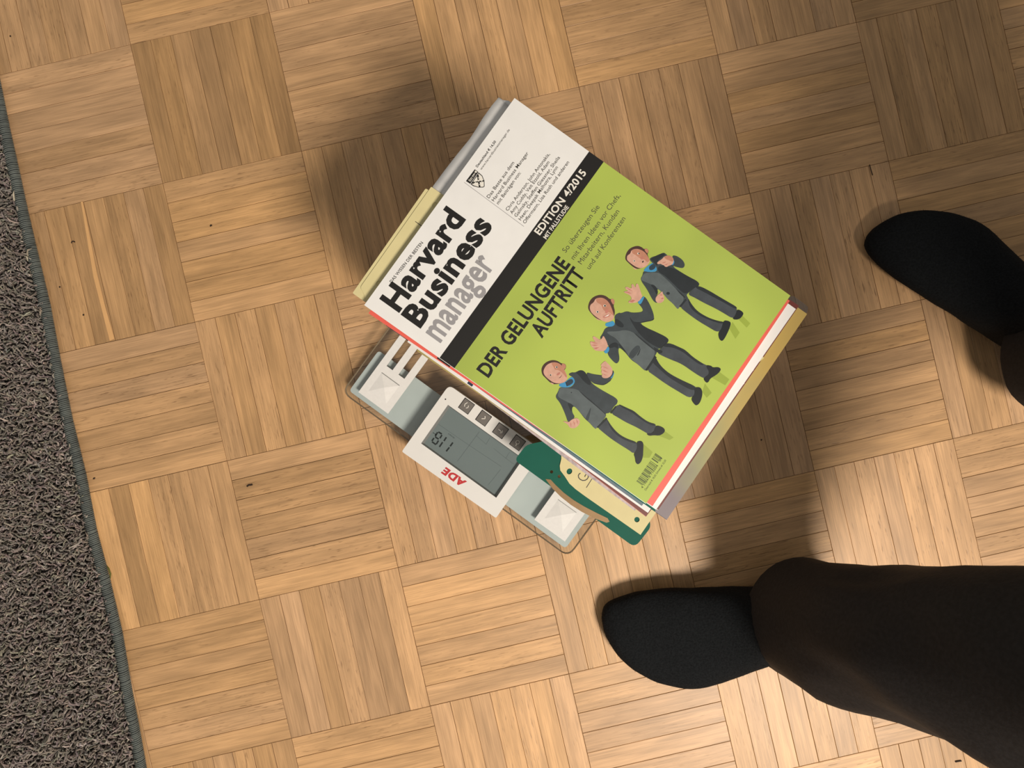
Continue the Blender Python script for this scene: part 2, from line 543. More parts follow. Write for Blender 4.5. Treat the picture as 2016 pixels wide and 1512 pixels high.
# ------------------------------------------------------------------ lettering
_font_h = {}
def text_mesh(body, bold=0.0):
    # heavier strokes need a little more air between the letters
    cu = bpy.data.curves.new('t', 'FONT'); cu.body = body; cu.size = 1.0; cu.offset = bold
    cu.space_character = 1.0 + max(0, bold) * 1.6
    cu.resolution_u = 3; cu.fill_mode = 'FRONT'
    o = bpy.data.objects.new('t', cu); col.objects.link(o)
    dg = bpy.context.evaluated_depsgraph_get()
    me = bpy.data.meshes.new_from_object(o.evaluated_get(dg))
    bpy.data.objects.remove(o)
    return me
def cap_height(ch='H'):
    if ch not in _font_h:
        me = text_mesh(ch); _font_h[ch] = max(v.co.y for v in me.vertices)
    return _font_h[ch]
def lettering(name, body, p0, p1, capx, m, parent, where, bold=0.0, ref='H', slant=0.0, up=None):
    """text whose baseline runs from pixel p0 to pixel p1 with capital height capx (pixels); where maps pixels to space"""
    me = text_mesh(body, bold)
    xs = [v.co.x for v in me.vertices]; x0, x1 = min(xs), max(xs)
    ch = cap_height(ref)
    e = Vector((p1[0] - p0[0], p1[1] - p0[1]))
    if up is None:
        up = Vector((e.y, -e.x)).normalized()
    else:
        up = Vector(up).normalized()
    for v in me.vertices:
        s = (v.co.x + slant * v.co.y - x0) / (x1 - x0); h = v.co.y / ch * capx
        v.co = where(p0[0] + e.x * s + up.x * h, p0[1] + e.y * s + up.y * h)
    me.update()
    return link(name, me, parent, m)

# ------------------------------------------------------------------ rug
EDGE = [(-165, -620), (-50, -90), (-22, 60), (4.5, 179), (18, 247), (39, 342), (57, 425), (99, 600), (119.5, 710), (143, 826), (170, 936),
        (191, 1046), (217, 1143), (241.6, 1247), (260.7, 1362), (273, 1425), (292, 1530), (318, 1660), (455, 2280)]
edge = [at(u, v, 0.005) for u, v in EDGE]
def edge_x(y):
    for a, b in zip(edge, edge[1:]):
        if b.y <= y <= a.y:
            return a.x + (b.x - a.x) * (y - a.y) / (b.y - a.y)
    return edge[0].x if y > edge[0].y else edge[-1].x
rug = thing('rug', (edge[9].x - 0.2, edge[9].y, 0), 'dark grey brown shaggy rug with a stitched edge along the left of the parquet', 'rug')
XL = -0.95
back = [Vector((p.x - 0.008, p.y)) for p in edge] + [Vector((XL, edge[-1].y)), Vector((XL, edge[0].y))]
link('backing', prism(back, 0.0, 0.004), rug, M['rug_back'])
# bound edge: a flattened cord along the rug
def tube(path, rx, rz, n=10):
    v, f = [], []
    for i, p in enumerate(path):
        a, b = path[max(0, i - 1)], path[min(len(path) - 1, i + 1)]
        d = (b - a); d.z = 0; d.normalize()
        s = Vector((-d.y, d.x, 0))
        for k in range(n):
            t = 2 * math.pi * k / n
            v.append(p + s * rx * math.cos(t) + Vector((0, 0, rz * math.sin(t))))
    for i in range(len(path) - 1):
        for k in range(n):
            f.append((i * n + k, i * n + (k + 1) % n, (i + 1) * n + (k + 1) % n, (i + 1) * n + k))
    return mesh_from(v, f, 'tube', True)
fine = []
for a, b in zip(edge, edge[1:]):
    m_ = max(2, int((b - a).length / 0.012))
    for q in range(m_):
        p = a.lerp(b, q / m_)
        fine.append(Vector((p.x - 0.0058, p.y, 0.0052)))
link('edge_binding', tube(fine, 0.0052, 0.0050), rug, M['binding'])
# overlock threads wrapped round the cord, slanted
v, f = [], []
tot = 0.0
step = 0.0021
for a, b in zip(fine, fine[1:]):
    d = (b - a); ln = d.length; d.normalize(); s = Vector((-d.y, d.x, 0))
    while tot < ln:
        p = a + d * tot
        for w in (0,):
            jit = random.uniform(-0.0003, 0.0003)
            b0 = len(v)
            K = 7
            for k in range(K):
                t = math.pi * (k / (K - 1)) * 1.06 - 0.1
                c = p + s * 0.0056 * math.cos(t) + Vector((0, 0, 0.0055 * math.sin(t))) + d * (0.0022 * (k / (K - 1) - 0.5) + jit)
                nrm = s * math.cos(t) + Vector((0, 0, math.sin(t)))
                rr = random.uniform(0.0006, 0.00085)
                v += [c - d * rr, c + nrm * rr, c + d * rr]
            for k in range(K - 1):
                q = b0 + 3 * k
                f += [(q, q + 1, q + 4, q + 3), (q + 1, q + 2, q + 5, q + 4)]
        tot += step
    tot -= ln
o = link('stitching', mesh_from(v, f, 'stitch', True), rug, M['stitch']); o['kind'] = 'stuff'

# pile: bent yarn ends
def pile():
    sp = 0.0027
    ys = np.arange(edge[-1].y + 0.01, edge[0].y - 0.005, sp)
    roots = []
    for y in ys:
        xe = edge_x(y) - 0.0095
        xs = np.arange(XL, xe, sp)
        roots.append(np.stack([xs + rng.uniform(-sp, sp, len(xs)) * .6, np.full(len(xs), y) + rng.uniform(-sp, sp, len(xs)) * .6], 1))
    R = np.concatenate(roots)
    jx = rng.uniform(0, .06, len(R))
    far = (R[:, 0] < -0.61 - jx) | (np.abs(R[:, 1]) > 0.46 + jx)      # thicker, sparser yarn away from the picture
    keep = (~far) | (rng.random(len(R)) < 0.50)
    R, far = R[keep], far[keep]
    n = len(R)
    K = 5
    ang = rng.uniform(0, 2 * np.pi, n)
    # neighbouring tufts lean alike
    lean = np.array([noise.noise(Vector((x * 45, y * 45, 0))) for x, y in R]) * np.pi * 2 + rng.normal(0, 1.6, n)
    ln = rng.uniform(0.007, 0.0145, n)
    ln = np.where(rng.random(n) < 0.14, ln * 1.5, ln)
    bend = rng.uniform(0.35, 1.25, n)
    rad = rng.uniform(0.0008, 0.0014, n) * np.where(far, 1.35, 1.0)
    P = np.zeros((n, K, 3)); D = np.zeros((n, K, 3))
    P[:, 0, :2] = R; P[:, 0, 2] = 0.003
    th = rng.uniform(0.0, 0.3, n)
    az = lean.copy()
    for k in range(K):
        D[:, k] = np.stack([np.sin(th) * np.cos(az), np.sin(th) * np.sin(az), np.cos(th)], 1)
        if k < K - 1:
            P[:, k + 1] = P[:, k] + D[:, k] * (ln / (K - 1))[:, None]
        th = th + bend / (K - 1) * 1.4
        az = az + rng.normal(0, 0.8, n)
    up = np.array([0.3, 0.2, 1.0])
    A = np.cross(D, up); A /= np.linalg.norm(A, axis=2, keepdims=True) + 1e-9
    B = np.cross(D, A)
    taper = np.array([0.9, 1.0, 1.0, 0.9, 0.45])
    V = []
    for s in range(4):
        t = s * np.pi / 2 + np.arange(K) * 0.7
        V.append(P + (A * np.cos(t)[None, :, None] + B * np.sin(t)[None, :, None]) * (rad[:, None] * taper)[:, :, None])
    V = np.stack(V, 2).reshape(n, K * 4, 3)
    F_ = []
    for k in range(K - 1):
        for s in range(4):
            F_.append([k * 4 + s, k * 4 + (s + 1) % 4, (k + 1) * 4 + (s + 1) % 4, (k + 1) * 4 + s])
    F_.append([(K - 1) * 4 + s for s in range(4)])
    F_ = np.array(F_)
    faces = (F_[None] + (np.arange(n) * K * 4)[:, None, None]).reshape(-1, 4)
    me = bpy.data.meshes.new('pile')
    me.vertices.add(n * K * 4); me.vertices.foreach_set('co', V.reshape(-1).astype(np.float32))
    me.loops.add(faces.size); me.loops.foreach_set('vertex_index', faces.reshape(-1).astype(np.int32))
    me.polygons.add(len(faces))
    me.polygons.foreach_set('loop_start', (np.arange(len(faces)) * 4).astype(np.int32))
    me.polygons.foreach_set('use_smooth', np.ones(len(faces), bool))
    me.update(calc_edges=True)
    base = np.array(srgb(154, 143, 134)[:3])
    k = rng.uniform(0.5, 1.1, n) * np.where(rng.random(n) < 0.08, 1.7, 1.0)
    tone = base[None] * k[:, None] * (1 + rng.normal(0, 0.05, (n, 3)))
    tc = np.ones((n, K * 4, 4)); tc[:, :, :3] = tone[:, None]
    a = me.attributes.new('tone', 'FLOAT_COLOR', 'POINT')
    a.data.foreach_set('color', tc.reshape(-1).astype(np.float32))
    return me
o = link('pile', pile(), rug, M['pile']); o['kind'] = 'stuff'

# ------------------------------------------------------------------ body scale
scale = thing('bathroom_scale', at(1060, 730, 0.0), 'glass bathroom scale with white display housing carrying the stack of magazines', 'scale')
g_left, g_bot = at(672, 772, ZG).xy, at(1119.6, 1098, ZG).xy
e1 = (g_bot - g_left); side = e1.length; e1.normalize()
e2 = Vector((-e1.y, e1.x))
def sc_xy(a, b): return g_left + e1 * a + e2 * b       # a along the front edge, b into the stack
glass_pts = round_poly([sc_xy(0, 0), sc_xy(side, 0), sc_xy(side, side), sc_xy(0, side)], 0.011, 6)
GB = 0.0205
link('glass_plate', prism(glass_pts, GB, ZG), scale, M['glass'])
# polished edge band of the plate
rim_in = round_poly([sc_xy(.0007, .0007), sc_xy(side - .0007, .0007), sc_xy(side - .0007, side - .0007), sc_xy(.0007, side - .0007)], 0.010, 6)
me = holed(glass_pts, [rim_in], GB + .0005, GB + .0022)
link('glass_edge', me, scale, M['glass_rim'])
pl = at(686, 775, .0195).xy
link('backing_plate', prism(round_poly([sc_xy(.0048, .0052), sc_xy(side - .0075, .0052), sc_xy(side - .0075, .060), sc_xy(.0048, .060)], .004), .0188, .0202), scale, M['plate'])
for a, b in ((.03, .035), (side - .03, .035), (side - .03, side - .03), (.03, side - .03)):
    c = sc_xy(a, b)
    link('foot', prism(circle(c, .014, 20), 0.0, .0186), scale, M['foot_rubber'])
# electrodes: plate with two slots and a raised pyramid
def electrode(p_left, p_front, slot_len):
    o_ = at(*p_left, ZG + .001).xy; q_ = at(*p_front, ZG + .001).xy
    ax = (q_ - o_); wd = ax.length; ax.normalize(); bx = Vector((-ax.y, ax.x))
    L_ = wd * 1.03
    def w(s, t): return o_ + ax * (s * wd) + bx * (t * wd)
    tt = 1.03 + slot_len
    out = [w(0, 0), w(1, 0), w(1, tt), w(.80, tt), w(.80, 1.03), w(.60, 1.03), w(.60, tt), w(.40, tt), w(.40, 1.03), w(.20, 1.03), w(.20, tt), w(0, tt)]
    me = holed(out, [], ZG, ZG + .0012)
    e = link('electrode', me, scale, M['silver'])
    z = ZG + .0012
    cs = [(.20, .18), (.80, .18), (.80, .80), (.20, .80)]
    vs = [Vector((*w(*c), z)) for c in cs] + [Vector((*w(.50, .52), z + .0024))]
    link('pyramid', mesh_from(vs, [(0, 1, 4), (1, 2, 4), (2, 3, 4), (3, 0, 4)]), scale, M['silver'])
    c2 = [(.20, .795), (.80, .795), (.80, .815), (.20, .815)]
    link('fold_slot', prism([w(*c) for c in c2], z, z + .0002), scale, M['bezel'])
electrode((705.6, 772), (764, 814.6), 3.0)
electrode((1052, 1023), (1112, 1066), 3.0)

# display housing
ZD = 0.042
dcs = [at(791, 889, ZD).xy, at(976.5, 1020, ZD).xy, at(1069, 888, ZD).xy, at(884, 758, ZD).xy]
lc = [at(829, 873, ZD).xy, at(977, 980, ZD).xy, at(1030, 903, ZD).xy, at(882, 797, ZD).xy]
dr = round_poly(dcs, [.002, .002, .006, .006], 4)
link('display_housing', holed(dr, [lc], ZG, ZD), scale, M['housing'])
dc = sum(dcs, Vector((0, 0))) / 4
under = [dc + (p - dc) * .985 for p in dcs]
link('housing_base', prism(under, .004, ZG - .0002) if False else prism([p for p in under], ZG + .0002, ZG + .004), scale, M['bezel'])
lcen = sum(lc, Vector((0, 0))) / 4
inn = [lcen + (p - lcen) * k for p, k in zip(lc, (.95,) * 4)]
vs = [Vector((*p, ZD - .0001)) for p in lc] + [Vector((*p, ZD - .005)) for p in inn]
link('display_bezel', mesh_from(vs, [(i, 4 + i, 4 + (i + 1) % 4, (i + 1) % 4) for i in range(4)]), scale, M['bezel'])
scr = link('display_screen', prism(inn, ZD - .008, ZD - .005), scale, M['lcd'])
def on_lcd(u, v): return at(u, v, ZD - .0049)
def lcd_poly(name, polys, m, fn=on_lcd):
    vs, fs = [], []
    for p in polys:
        b0 = len(vs)
        q = [fn(*c) for c in p]
        a = sum(q[i].x * q[(i + 1) % len(q)].y - q[(i + 1) % len(q)].x * q[i].y for i in range(len(q)))
        if a < 0: q = q[::-1]
        vs += q; fs.append(tuple(range(b0, len(vs))))
    return link(name, mesh_from(vs, fs), scr, m)
def seg(p, q, w):
    d = Vector((q[0] - p[0], q[1] - p[1])); n = Vector((-d.y, d.x)).normalized() * w / 2
    return [(p[0] + n.x, p[1] + n.y), (q[0] + n.x, q[1] + n.y), (q[0] - n.x, q[1] - n.y), (p[0] - n.x, p[1] - n.y)]
def zb(x, y): return (780 + x / 6.72, 740 + y / 6.72)
S = []
for a, b in (((750, 882), (714, 932)), ((704, 946), (662, 998)), ((664, 812), (632, 862)), ((614, 878), (572, 940)),
             ((548, 746), (516, 800)), ((500, 822), (472, 862)), ((606, 782), (578, 826)), ((560, 856), (530, 904)),
             ((558, 742), (604, 770)), ((516, 808), (562, 838)), ((474, 872), (526, 910))):
    S.append(seg(zb(*a), zb(*b), 3.0))
for a, b in (((488, 752), (500, 760)), ((508, 764), (530, 782))): S.append(seg(zb(*a), zb(*b), 1.6))
lcd_poly('display_digits', S, M['lcd_seg'])
S = []
for a, b in (((690, 765), (700, 772)), ((708, 776), (722, 788)), ((728, 792), (742, 802)), ((748, 806), (770, 826))): S.append(seg(zb(*a), zb(*b), 2.4))
for a, b in (((560, 640), (960, 915)), ((960, 915), (1390, 1200)), ((1100, 740), (810, 1130)), ((1060, 790), (1190, 905)), ((1240, 820), (1190, 905)),
             ((1290, 960), (1450, 1090)), ((1500, 1010), (1450, 1090)), ((1450, 1090), (1560, 1170)), ((1380, 1240), (1220, 1440))):
    S.append(seg(zb(*a), zb(*b), 0.55))
lcd_poly('display_grid', S, M['lcd_line'])
def on_house(u, v): return at(u, v, ZD + .00008)
lettering('maker_lettering', 'ADE', (919, 949), (877.5, 920), 13.5, M['red_ink'], scale, on_house, 0.05, slant=0.12)
link('reset_hole', prism(circle(at(877, 786, ZD).xy, .0008, 10), ZD - .001, ZD + .0001), scale, M['black_ink'])
# four square buttons with their signs
GL = {0: [((-3, -4), (2, -7)), ((-3, -4), (-4, 1)), ((-1, 4), (3, 3)), ((3, 3), (4, -1))],
      1: [((-4, 1), (3, 1)), ((3, 1), (3, -4))],
      2: [((-4, -3), (4, 4)), ((4, 4), (4, -1)), ((4, 4), (-1, 4))],
      3: []}
for k, (u, v) in enumerate(((918.4, 799.5), (952, 823.3), (985.4, 848), (1019, 871.7))):
    c = at(u, v, ZD + .001).xy
    h = .0059
    ring = [c - e1 * (h + .0007) - e2 * (h + .0007), c + e1 * (h + .0007) - e2 * (h + .0007), c + e1 * (h + .0007) + e2 * (h + .0007), c - e1 * (h + .0007) + e2 * (h + .0007)]
    link('button_recess', prism(ring, ZD - .001, ZD + .00015), scale, M['foot_rubber'])
    sq = [c - e1 * h - e2 * h, c + e1 * h - e2 * h, c + e1 * h + e2 * h, c - e1 * h + e2 * h]
    b = link('button', prism(round_poly(sq, .0006, 2), ZD - .001, ZD + .0012), scale, M['button'])
    polys = [seg((u + a[0], v + a[1]), (u + q[0], v + q[1]), 1.3) for a, q in GL[k]]
    if k == 3:
        polys = []
        for t in range(12):
            a0, a1 = t / 12 * 2 * math.pi, (t + 1) / 12 * 2 * math.pi
            polys.append(seg((u + 3.6 * math.cos(a0), v - 1 + 3.6 * math.sin(a0)), (u + 3.6 * math.cos(a1), v - 1 + 3.6 * math.sin(a1)), 1.2))
        polys.append(seg((u - 2, v + 3), (u - 4, v + 6), 1.4))
    vs, fs = [], []
    for p in polys:
        q = [at(*c_, ZD + .0013) for c_ in p]
        if sum(q[i].x * q[(i + 1) % 4].y - q[(i + 1) % 4].x * q[i].y for i in range(4)) < 0: q = q[::-1]
        fs.append(tuple(range(len(vs), len(vs) + 4))); vs += q
    link('button_sign', mesh_from(vs, fs), b, M['white_ink'])

# ------------------------------------------------------------------ stack, from the glass upwards
# hidden lower half: plain catalogues
zz = ZG + .0017
hid = [(.0155, (2, 3)), (.0160, (-3, 1)), (.0150, (3, -2)), (.0150, (0, 2))]
for k, (th, d) in enumerate(hid):
    p = rect((1268 + d[0], 989 + d[1]), (727 + d[0], 610 + d[1]), .205, ZT, None)
    magazine('catalogue', 'thick plain catalogue in the lower half of the stack, under the teal filing strip', 'catalogue', p, zz, zz + th - .0002,
             M['catalogue'], M['page_edge'], group='plain catalogues in the lower half of the stack')
    zz += th
Z1 = zz                                           # top of the lower catalogues, about 0.0902
# teal filing strip with its metal tongue, then the cream index card
zs0, zs1 = Z1, Z1 + .0012
def stz(z): return lambda u, v: st(u, v, z)
q = stz(zs1)
strip_px = [(1018, 905), (1036, 883), (1100, 820), (1330, 985), (1281, 1040), (1246, 1073)]
strip_pts = round_poly([q(*c) for c in [(1013, 906), (1036, 876), (1100, 862), (1262, 985), (1283, 1036), (1250, 1078)]], [.005, .005, 0, 0, .006, .007])
strip = sheet('filing_strip', 'teal green filing strip with a brown tongue, poking out under the cream index card', 'filing strip', strip_pts, zs0, zs1, M['teal'],
              holes=[circle(q(1086, 929), .0016), circle(q(1101, 938), .0016)])
z_t = zs1
tp = [(1074, 943), (1084, 944), (1094, 955), (1110, 970), (1130, 985), (1150, 997), (1175, 1010), (1196, 1020), (1200, 1027), (1194, 1029), (1172, 1021), (1146, 1008), (1124, 994), (1104, 978), (1088, 962)]
tongue = link('metal_tongue', prism([q(*c) for c in tp], z_t, z_t + .0004, warp=warp), strip, M['brass'], 'brown flat metal tongue')
zc0, zc1 = zs1 + .0004, zs1 + .0010
q = stz(zc1)
card_px = [(1105, 893), (1105, 904), (1102, 917), (1103, 926), (1112, 938), (1121, 952), (1133, 963), (1152, 977), (1261, 1053), (1290, 1011), (1310, 985), (1180, 880), (1120, 850)]
card = sheet('index_card', 'cream index card with a hand printed letter G and two punched holes', 'index card', [q(*c) for c in card_px], zc0, zc1, M['cream_card'],
             holes=[circle(q(1121, 928), .0027, a=1.15, ang=-.6), circle(q(1254, 1023), .0027)])
def on_card(u, v):
    p = q(u, v); return warp(Vector((p.x, p.y, zc1 + .00006)))
def stroke(pts, w, name, m, parent, fn):
    vs, fs = [], []
    P = [Vector(p) for p in pts]
    for i, p in enumerate(P):
        d = (P[min(i + 1, len(P) - 1)] - P[max(0, i - 1)]).normalized()
        n = Vector((-d.y, d.x)) * w / 2
        vs += [fn(*(p + n)), fn(*(p - n))]
    for i in range(len(P) - 1): fs.append((2 * i, 2 * i + 1, 2 * i + 3, 2 * i + 2))
    return link(name, mesh_from(vs, fs), parent, m)
def z3(x, y): return (1000 + x / 8.4, 800 + y / 8.4)
G = [z3(*c) for c in ((1200, 1105), (1178, 1118), (1164, 1145), (1170, 1180), (1195, 1208), (1235, 1226), (1280, 1222), (1312, 1200), (1330, 1168), (1322, 1132), (1300, 1122), (1280, 1138), (1270, 1166))]
stroke(G, 2.0, 'letter_print', M['soft_ink'], card, on_card)
stroke([z3(1388, 1200), z3(1296, 1345)], 1.5, 'rule_print', M['soft_ink'], card, on_card)

# thick catalogues between the index card and the magazines
zz = zc1 + .0002
for k, (th, d) in enumerate(((.0200, (-4, 0)), (.0195, (1, 1)), (.0228, (-2, -1)))):
    p = rect((1262 + d[0], 985 + d[1]), (728 + d[0], 612 + d[1]), .205, ZT, None)
    magazine('catalogue', 'plain catalogue pressed between the cream index card and the glossy magazines', 'catalogue', p, zz, zz + th - .0002,
             M['catalogue'], M['page_edge'], group='plain catalogues in the middle of the stack')
    zz += th
LAY = []      # everything above: (thickness, builder)
Z = {}
h = zz
for nm, th in (('wavy', .0105), ('maroon', .0090), ('olive', .0080), ('sleeve', .0008), ('glossy', .0105), ('red', .0048), ('tab', .0006), ('white_b', .0052), ('slate', .0050), ('folder', .0008), ('white', .0056), ('coral', .0066), ('page', .0012), ('thin', .0008),
               ('card_b', .0007), ('card_a', .0007), ('lime', .0)):
    Z[nm] = (h, h + th - .0001); h += th
Z['lime'] = (h, ZT)
print('stack: lime from', h, 'to', ZT)

magazine('magazine', 'pale magazine with wavy page edges just above the cream index card', 'magazine', rect((1250, 1005), (900, 742), .195, Z['wavy'][1], .26), *Z['wavy'], M['mottle'], M['page_edge'], M['mottle'])
magazine('magazine', 'maroon and rose backed magazine above the wavy paged one', 'magazine', rect((1272, 1017), (800, 651.5), .20, Z['maroon'][1], .27), *Z['maroon'], M['maroon'], M['page_edge'], M['rose'])
magazine('magazine', 'olive yellow backed booklet peeping out below the white spine', 'magazine', rect((1262, 997), (821, 690), .19, Z['olive'][1]), *Z['olive'], M['olive'], M['page_edge'], M['olive'])
# crumpled white sheet, top left of the stack
def page():
    z0 = Z['page'][0]
    outer = [(849, 374), (853, 366), (864, 350), (875, 335), (900, 304), (924, 274), (938, 252), (951, 232), (968, 208), (982, 190), (988, 196), (1001, 198)]
    rows = 6
    v, f = [], []
    for i, c in enumerate(outer):
        for r in range(rows):
            w = r / (rows - 1)
            tgt = (c[0] + 95, c[1] + 66)
            u_, v_ = c[0] + (tgt[0] - c[0]) * w, c[1] + (tgt[1] - c[1]) * w
            crumple = (0.0045 * (1 - w) ** 2 + 0.0022 * math.sin(i * 1.9 + w * 5) * (1 - w) * (.4 if i in (0, len(outer) - 1) else 1)) if w < 1 else 0
            p = st(u_, v_, z0 + .0004)
            v.append(warp(Vector((p.x, p.y, z0 - 0.0022 * (1 - w) ** 1.5 + abs(crumple) * .35 + .0004))))
    for i in range(len(outer) - 1):
        for r in range(rows - 1):
            a = i * rows + r
            f.append((a, a + 1, a + rows + 1, a + rows))
    me = mesh_from(v, f, 'page', True)
    bm = bmesh.new(); bm.from_mesh(me)
    bmesh.ops.recalc_face_normals(bm, faces=bm.faces)
    bmesh.ops.solidify(bm, geom=bm.faces[:], thickness=.0003)
    bm.to_mesh(me); bm.free()
    return me
o = link('loose_sheet', page(), None, M['white_paper']); own_origin(o)
tag(o, 'crumpled white sheet sticking out of the stack at the cover top', 'paper sheet')
zz = Z['sleeve'][1]
sp = [st(*c, zz) for c in [(1563, 583), (1591, 604), (1590, 613), (1540, 690), (1440, 690), (1440, 590)]]
sheet('plastic_sleeve', 'clear plastic sleeve with its corner past the top right of the stack', 'plastic sleeve', round_poly(sp, [0, .003, .002, 0, 0, 0]), *Z['sleeve'], M['sleeve'])
gl = magazine('magazine', 'glossy magazine with violet grey to olive cover and navy back', 'magazine', rect((1313, 1023), (760, 640), .2185, Z['glossy'][1]), *Z['glossy'], M['violet'], M['navy'], M['navy'])
for o in gl.children:
    if o.name.startswith('back_cover'):
        o.data.materials.clear(); o.data.materials.append(M['navy'])
zz = Z['thin'][1]
sheet('booklet', 'thin white booklet edge between the cover and the crumpled sheet', 'booklet', [st(*c, zz) for c in ((866, 384), (925, 303), (1030, 372), (970, 455))], *Z['thin'], M['white_paper'])
zz = Z['card_b'][1]
cb = round_poly([st(*c, zz) for c in ((838, 371), (694, 577), (722, 597), (800, 640), (960, 440))], [.001, .001, .003, 0, 0])
sheet('divider_card', 'cream divider card, the lower and outer of the two left of the cover', 'divider card', cb, *Z['card_b'], M['cream_card'])
zz = Z['card_a'][1]
ca = round_poly([st(*c, zz) for c in ((849, 367.5), (709, 566), (716, 577), (722, 596), (800, 640), (972, 453))], [.0008, .003, .002, .002, 0, 0])
q = stz(zz)
cda = sheet('divider_card', 'cream divider card with punched holes, the upper of the two left of the cover', 'divider card', ca, *Z['card_a'], M['cream_card'],
            holes=[circle(q(856.5, 403.5), .0023), circle(q(746, 558), .0023)])
def on_ca(u, v):
    p = q(u, v); return warp(Vector((p.x, p.y, Z['card_a'][1] + .00006)))
stroke([(817.5, 436), (833, 447)], 1.3, 'tick_print', M['soft_ink'], cda, on_ca)
rp = rect((1296, 1004), (752, 622), .209, Z['red'][1]); rp[3] = st(1573, 602, Z['red'][1])
mr = magazine('magazine', 'magazine with a dark red lower margin printed with small white ticks', 'magazine', rp, *Z['red'], M['maroon'], M['page_edge'], M['page_edge'])
zz = Z['folder'][1]
sheet('folder', 'teal folder showing a small corner below the coral magazine', 'folder', rect((1289, 1007), (775, 641), .12, zz), *Z['folder'], M['teal'])
wb = magazine('magazine', 'white backed magazine with a black block on its spine, below the coral one', 'magazine', rect((1276, 1009), (802.5, 672.5), .188, Z['white_b'][1]), *Z['white_b'], M['white_paper'], M['page_edge'], M['white_paper'])
magazine('magazine', 'magazine with a broad white lower margin under the coral one', 'magazine', rect((1292, 1003), (760, 626), .2075, Z['white'][1]), *Z['white'], M['white_paper'], M['page_edge'])
magazine('magazine', 'slate blue backed magazine between coral and white ones', 'magazine', rect((1264, 995.5), (745, 621), .195, Z['slate'][1]), *Z['slate'], M['slate'], M['slate'])
co = magazine('magazine', 'coral red magazine directly under the lime green one', 'magazine', rect((1285, 996), (726, 616), .2075, Z['coral'][1]), *Z['coral'], M['coral'], M['page_edge'])
# marks on spines
def spine_block(parent, name, a, b, w, zt, m):
    """flat block printed on the top edge of the spine"""
    P0, P1 = st(*a, zt), st(*b, zt)
    d = (P1 - P0).normalized(); n = Vector((-d.y, d.x))
    pts = [P0, P1, P1 + n * w, P0 + n * w]
    vs = [warp(Vector((*p, zt + .00006))) for p in pts]
    return link(name, mesh_from(vs, [(0, 1, 2, 3)]), parent, m)
spine_block(co, 'spine_title', (860, 705.5), (885, 723), .0022, Z['coral'][1], M['black_ink'])
spine_block(wb, 'spine_title', (919.5, 754.5), (929, 761.5), .0022, Z['white_b'][1], M['navy'])
for a, b in (((1464, 757), (1466, 754)), ((1387, 865), (1388.5, 862.5)), ((1482, 731), (1484, 728))):
    spine_block(mr, 'white_tick', a, b, .0030, Z['red'][1], M['white_ink'])
zt = Z['red'][1]
sheet('paper_tab', 'cream torn paper tab poking out below the white margin', 'paper tab', [st(*c, zt + .0004) for c in ((1488, 690), (1499, 697), (1504, 705), (1492, 715), (1477, 727), (1466, 718))], zt, zt + .0004, M['cream_card'])

# ---- the top magazine
z0, z1 = Z['lime']
fA, fB, fD = (Vector((p.x, p.y)) for p in (pA, pB, pD))
fC = st(1556, 582, ZT)
top_pts = [fD, fA, fB, fC]
mag = magazine('magazine', 'lime green and white business magazine lying on top of the stack', 'magazine', top_pts, z0, z1, M['white_paper'], M['page_edge'], M['white_paper'])
# bilinear cover coordinates: s along the top edge, t down the spine
def cov(s, t, dz):
    p = fA * (1 - s) * (1 - t) + fB * s * (1 - t) + fC * s * t + fD * (1 - s) * t
    w_ = warp(Vector((p.x, p.y, z1)))
    return Vector((w_.x, w_.y, w_.z + dz))
def grid_patch(s0, s1, t0, t1, dz, n=6, t0b=None, t1b=None):
    t0b = t0 if t0b is None else t0b; t1b = t1 if t1b is None else t1b
    v, f = [], []
    for i in range(n + 1):
        s = s0 + (s1 - s0) * i / n
        for j in range(n + 1):
            w = i / n
            t = (t0 * (1 - w) + t0b * w) + ((t1 * (1 - w) + t1b * w) - (t0 * (1 - w) + t0b * w)) * j / n
            v.append(cov(s, t, dz))
    for i in range(n):
        for j in range(n):
            a = i * (n + 1) + j
            f.append((a, a + n + 1, a + n + 2, a + 1)[::-1])
    return mesh_from(v, f)
TB = .2654, .3177          # black band, along the spine edge
link('lime_panel', grid_patch(0, 1, TB[1], 1.0, .00005, 6, .3215), mag, M['lime'], 'lime green cover panel')
link('black_band', grid_patch(0, 1, TB[0], TB[1], .00006, 4, .2690, .3215), mag, M['black_ink'], 'black band across the cover')
def pc(dz):
    def fn(u, v):
        p = st(u, v, ZT); w_ = warp(Vector((p.x, p.y, ZT))); w_.z += dz
        return w_
    return fn
P1_ = pc(.00012)
def let(name, body, p0, p1, cap, m, bold=0.0, ref='H', up=None):
    return lettering(name, body, p0, p1, cap, m, mag, P1_, bold, ref, up=up)
UPV = (-.815, -.58)
let('masthead_lettering', 'Harvard', (784, 615), (916, 431), 43.5, M['black_ink'], .038, up=UPV)
let('masthead_lettering', 'Business', (826, 646), (970, 444), 43.5, M['black_ink'], .038, up=UPV)
let('masthead_lettering', 'manager', (866, 675), (975, 520), 33, M['grey_ink'], .024, 'x', up=UPV)
let('small_lettering', 'DAS WISSEN DER BESTEN', (771.5, 557.5), (833.5, 478.5), 6.0, M['black_ink'], .008, up=UPV)
let('price_lettering', 'Deutschland € 16,50', (940, 330), (977, 279), 4.6, M['black_ink'], .02, up=UPV)
let('small_lettering', 'www.harvardbusinessmanager.de', (948, 335), (1004, 256), 4.4, M['soft_ink'], 0, up=UPV)
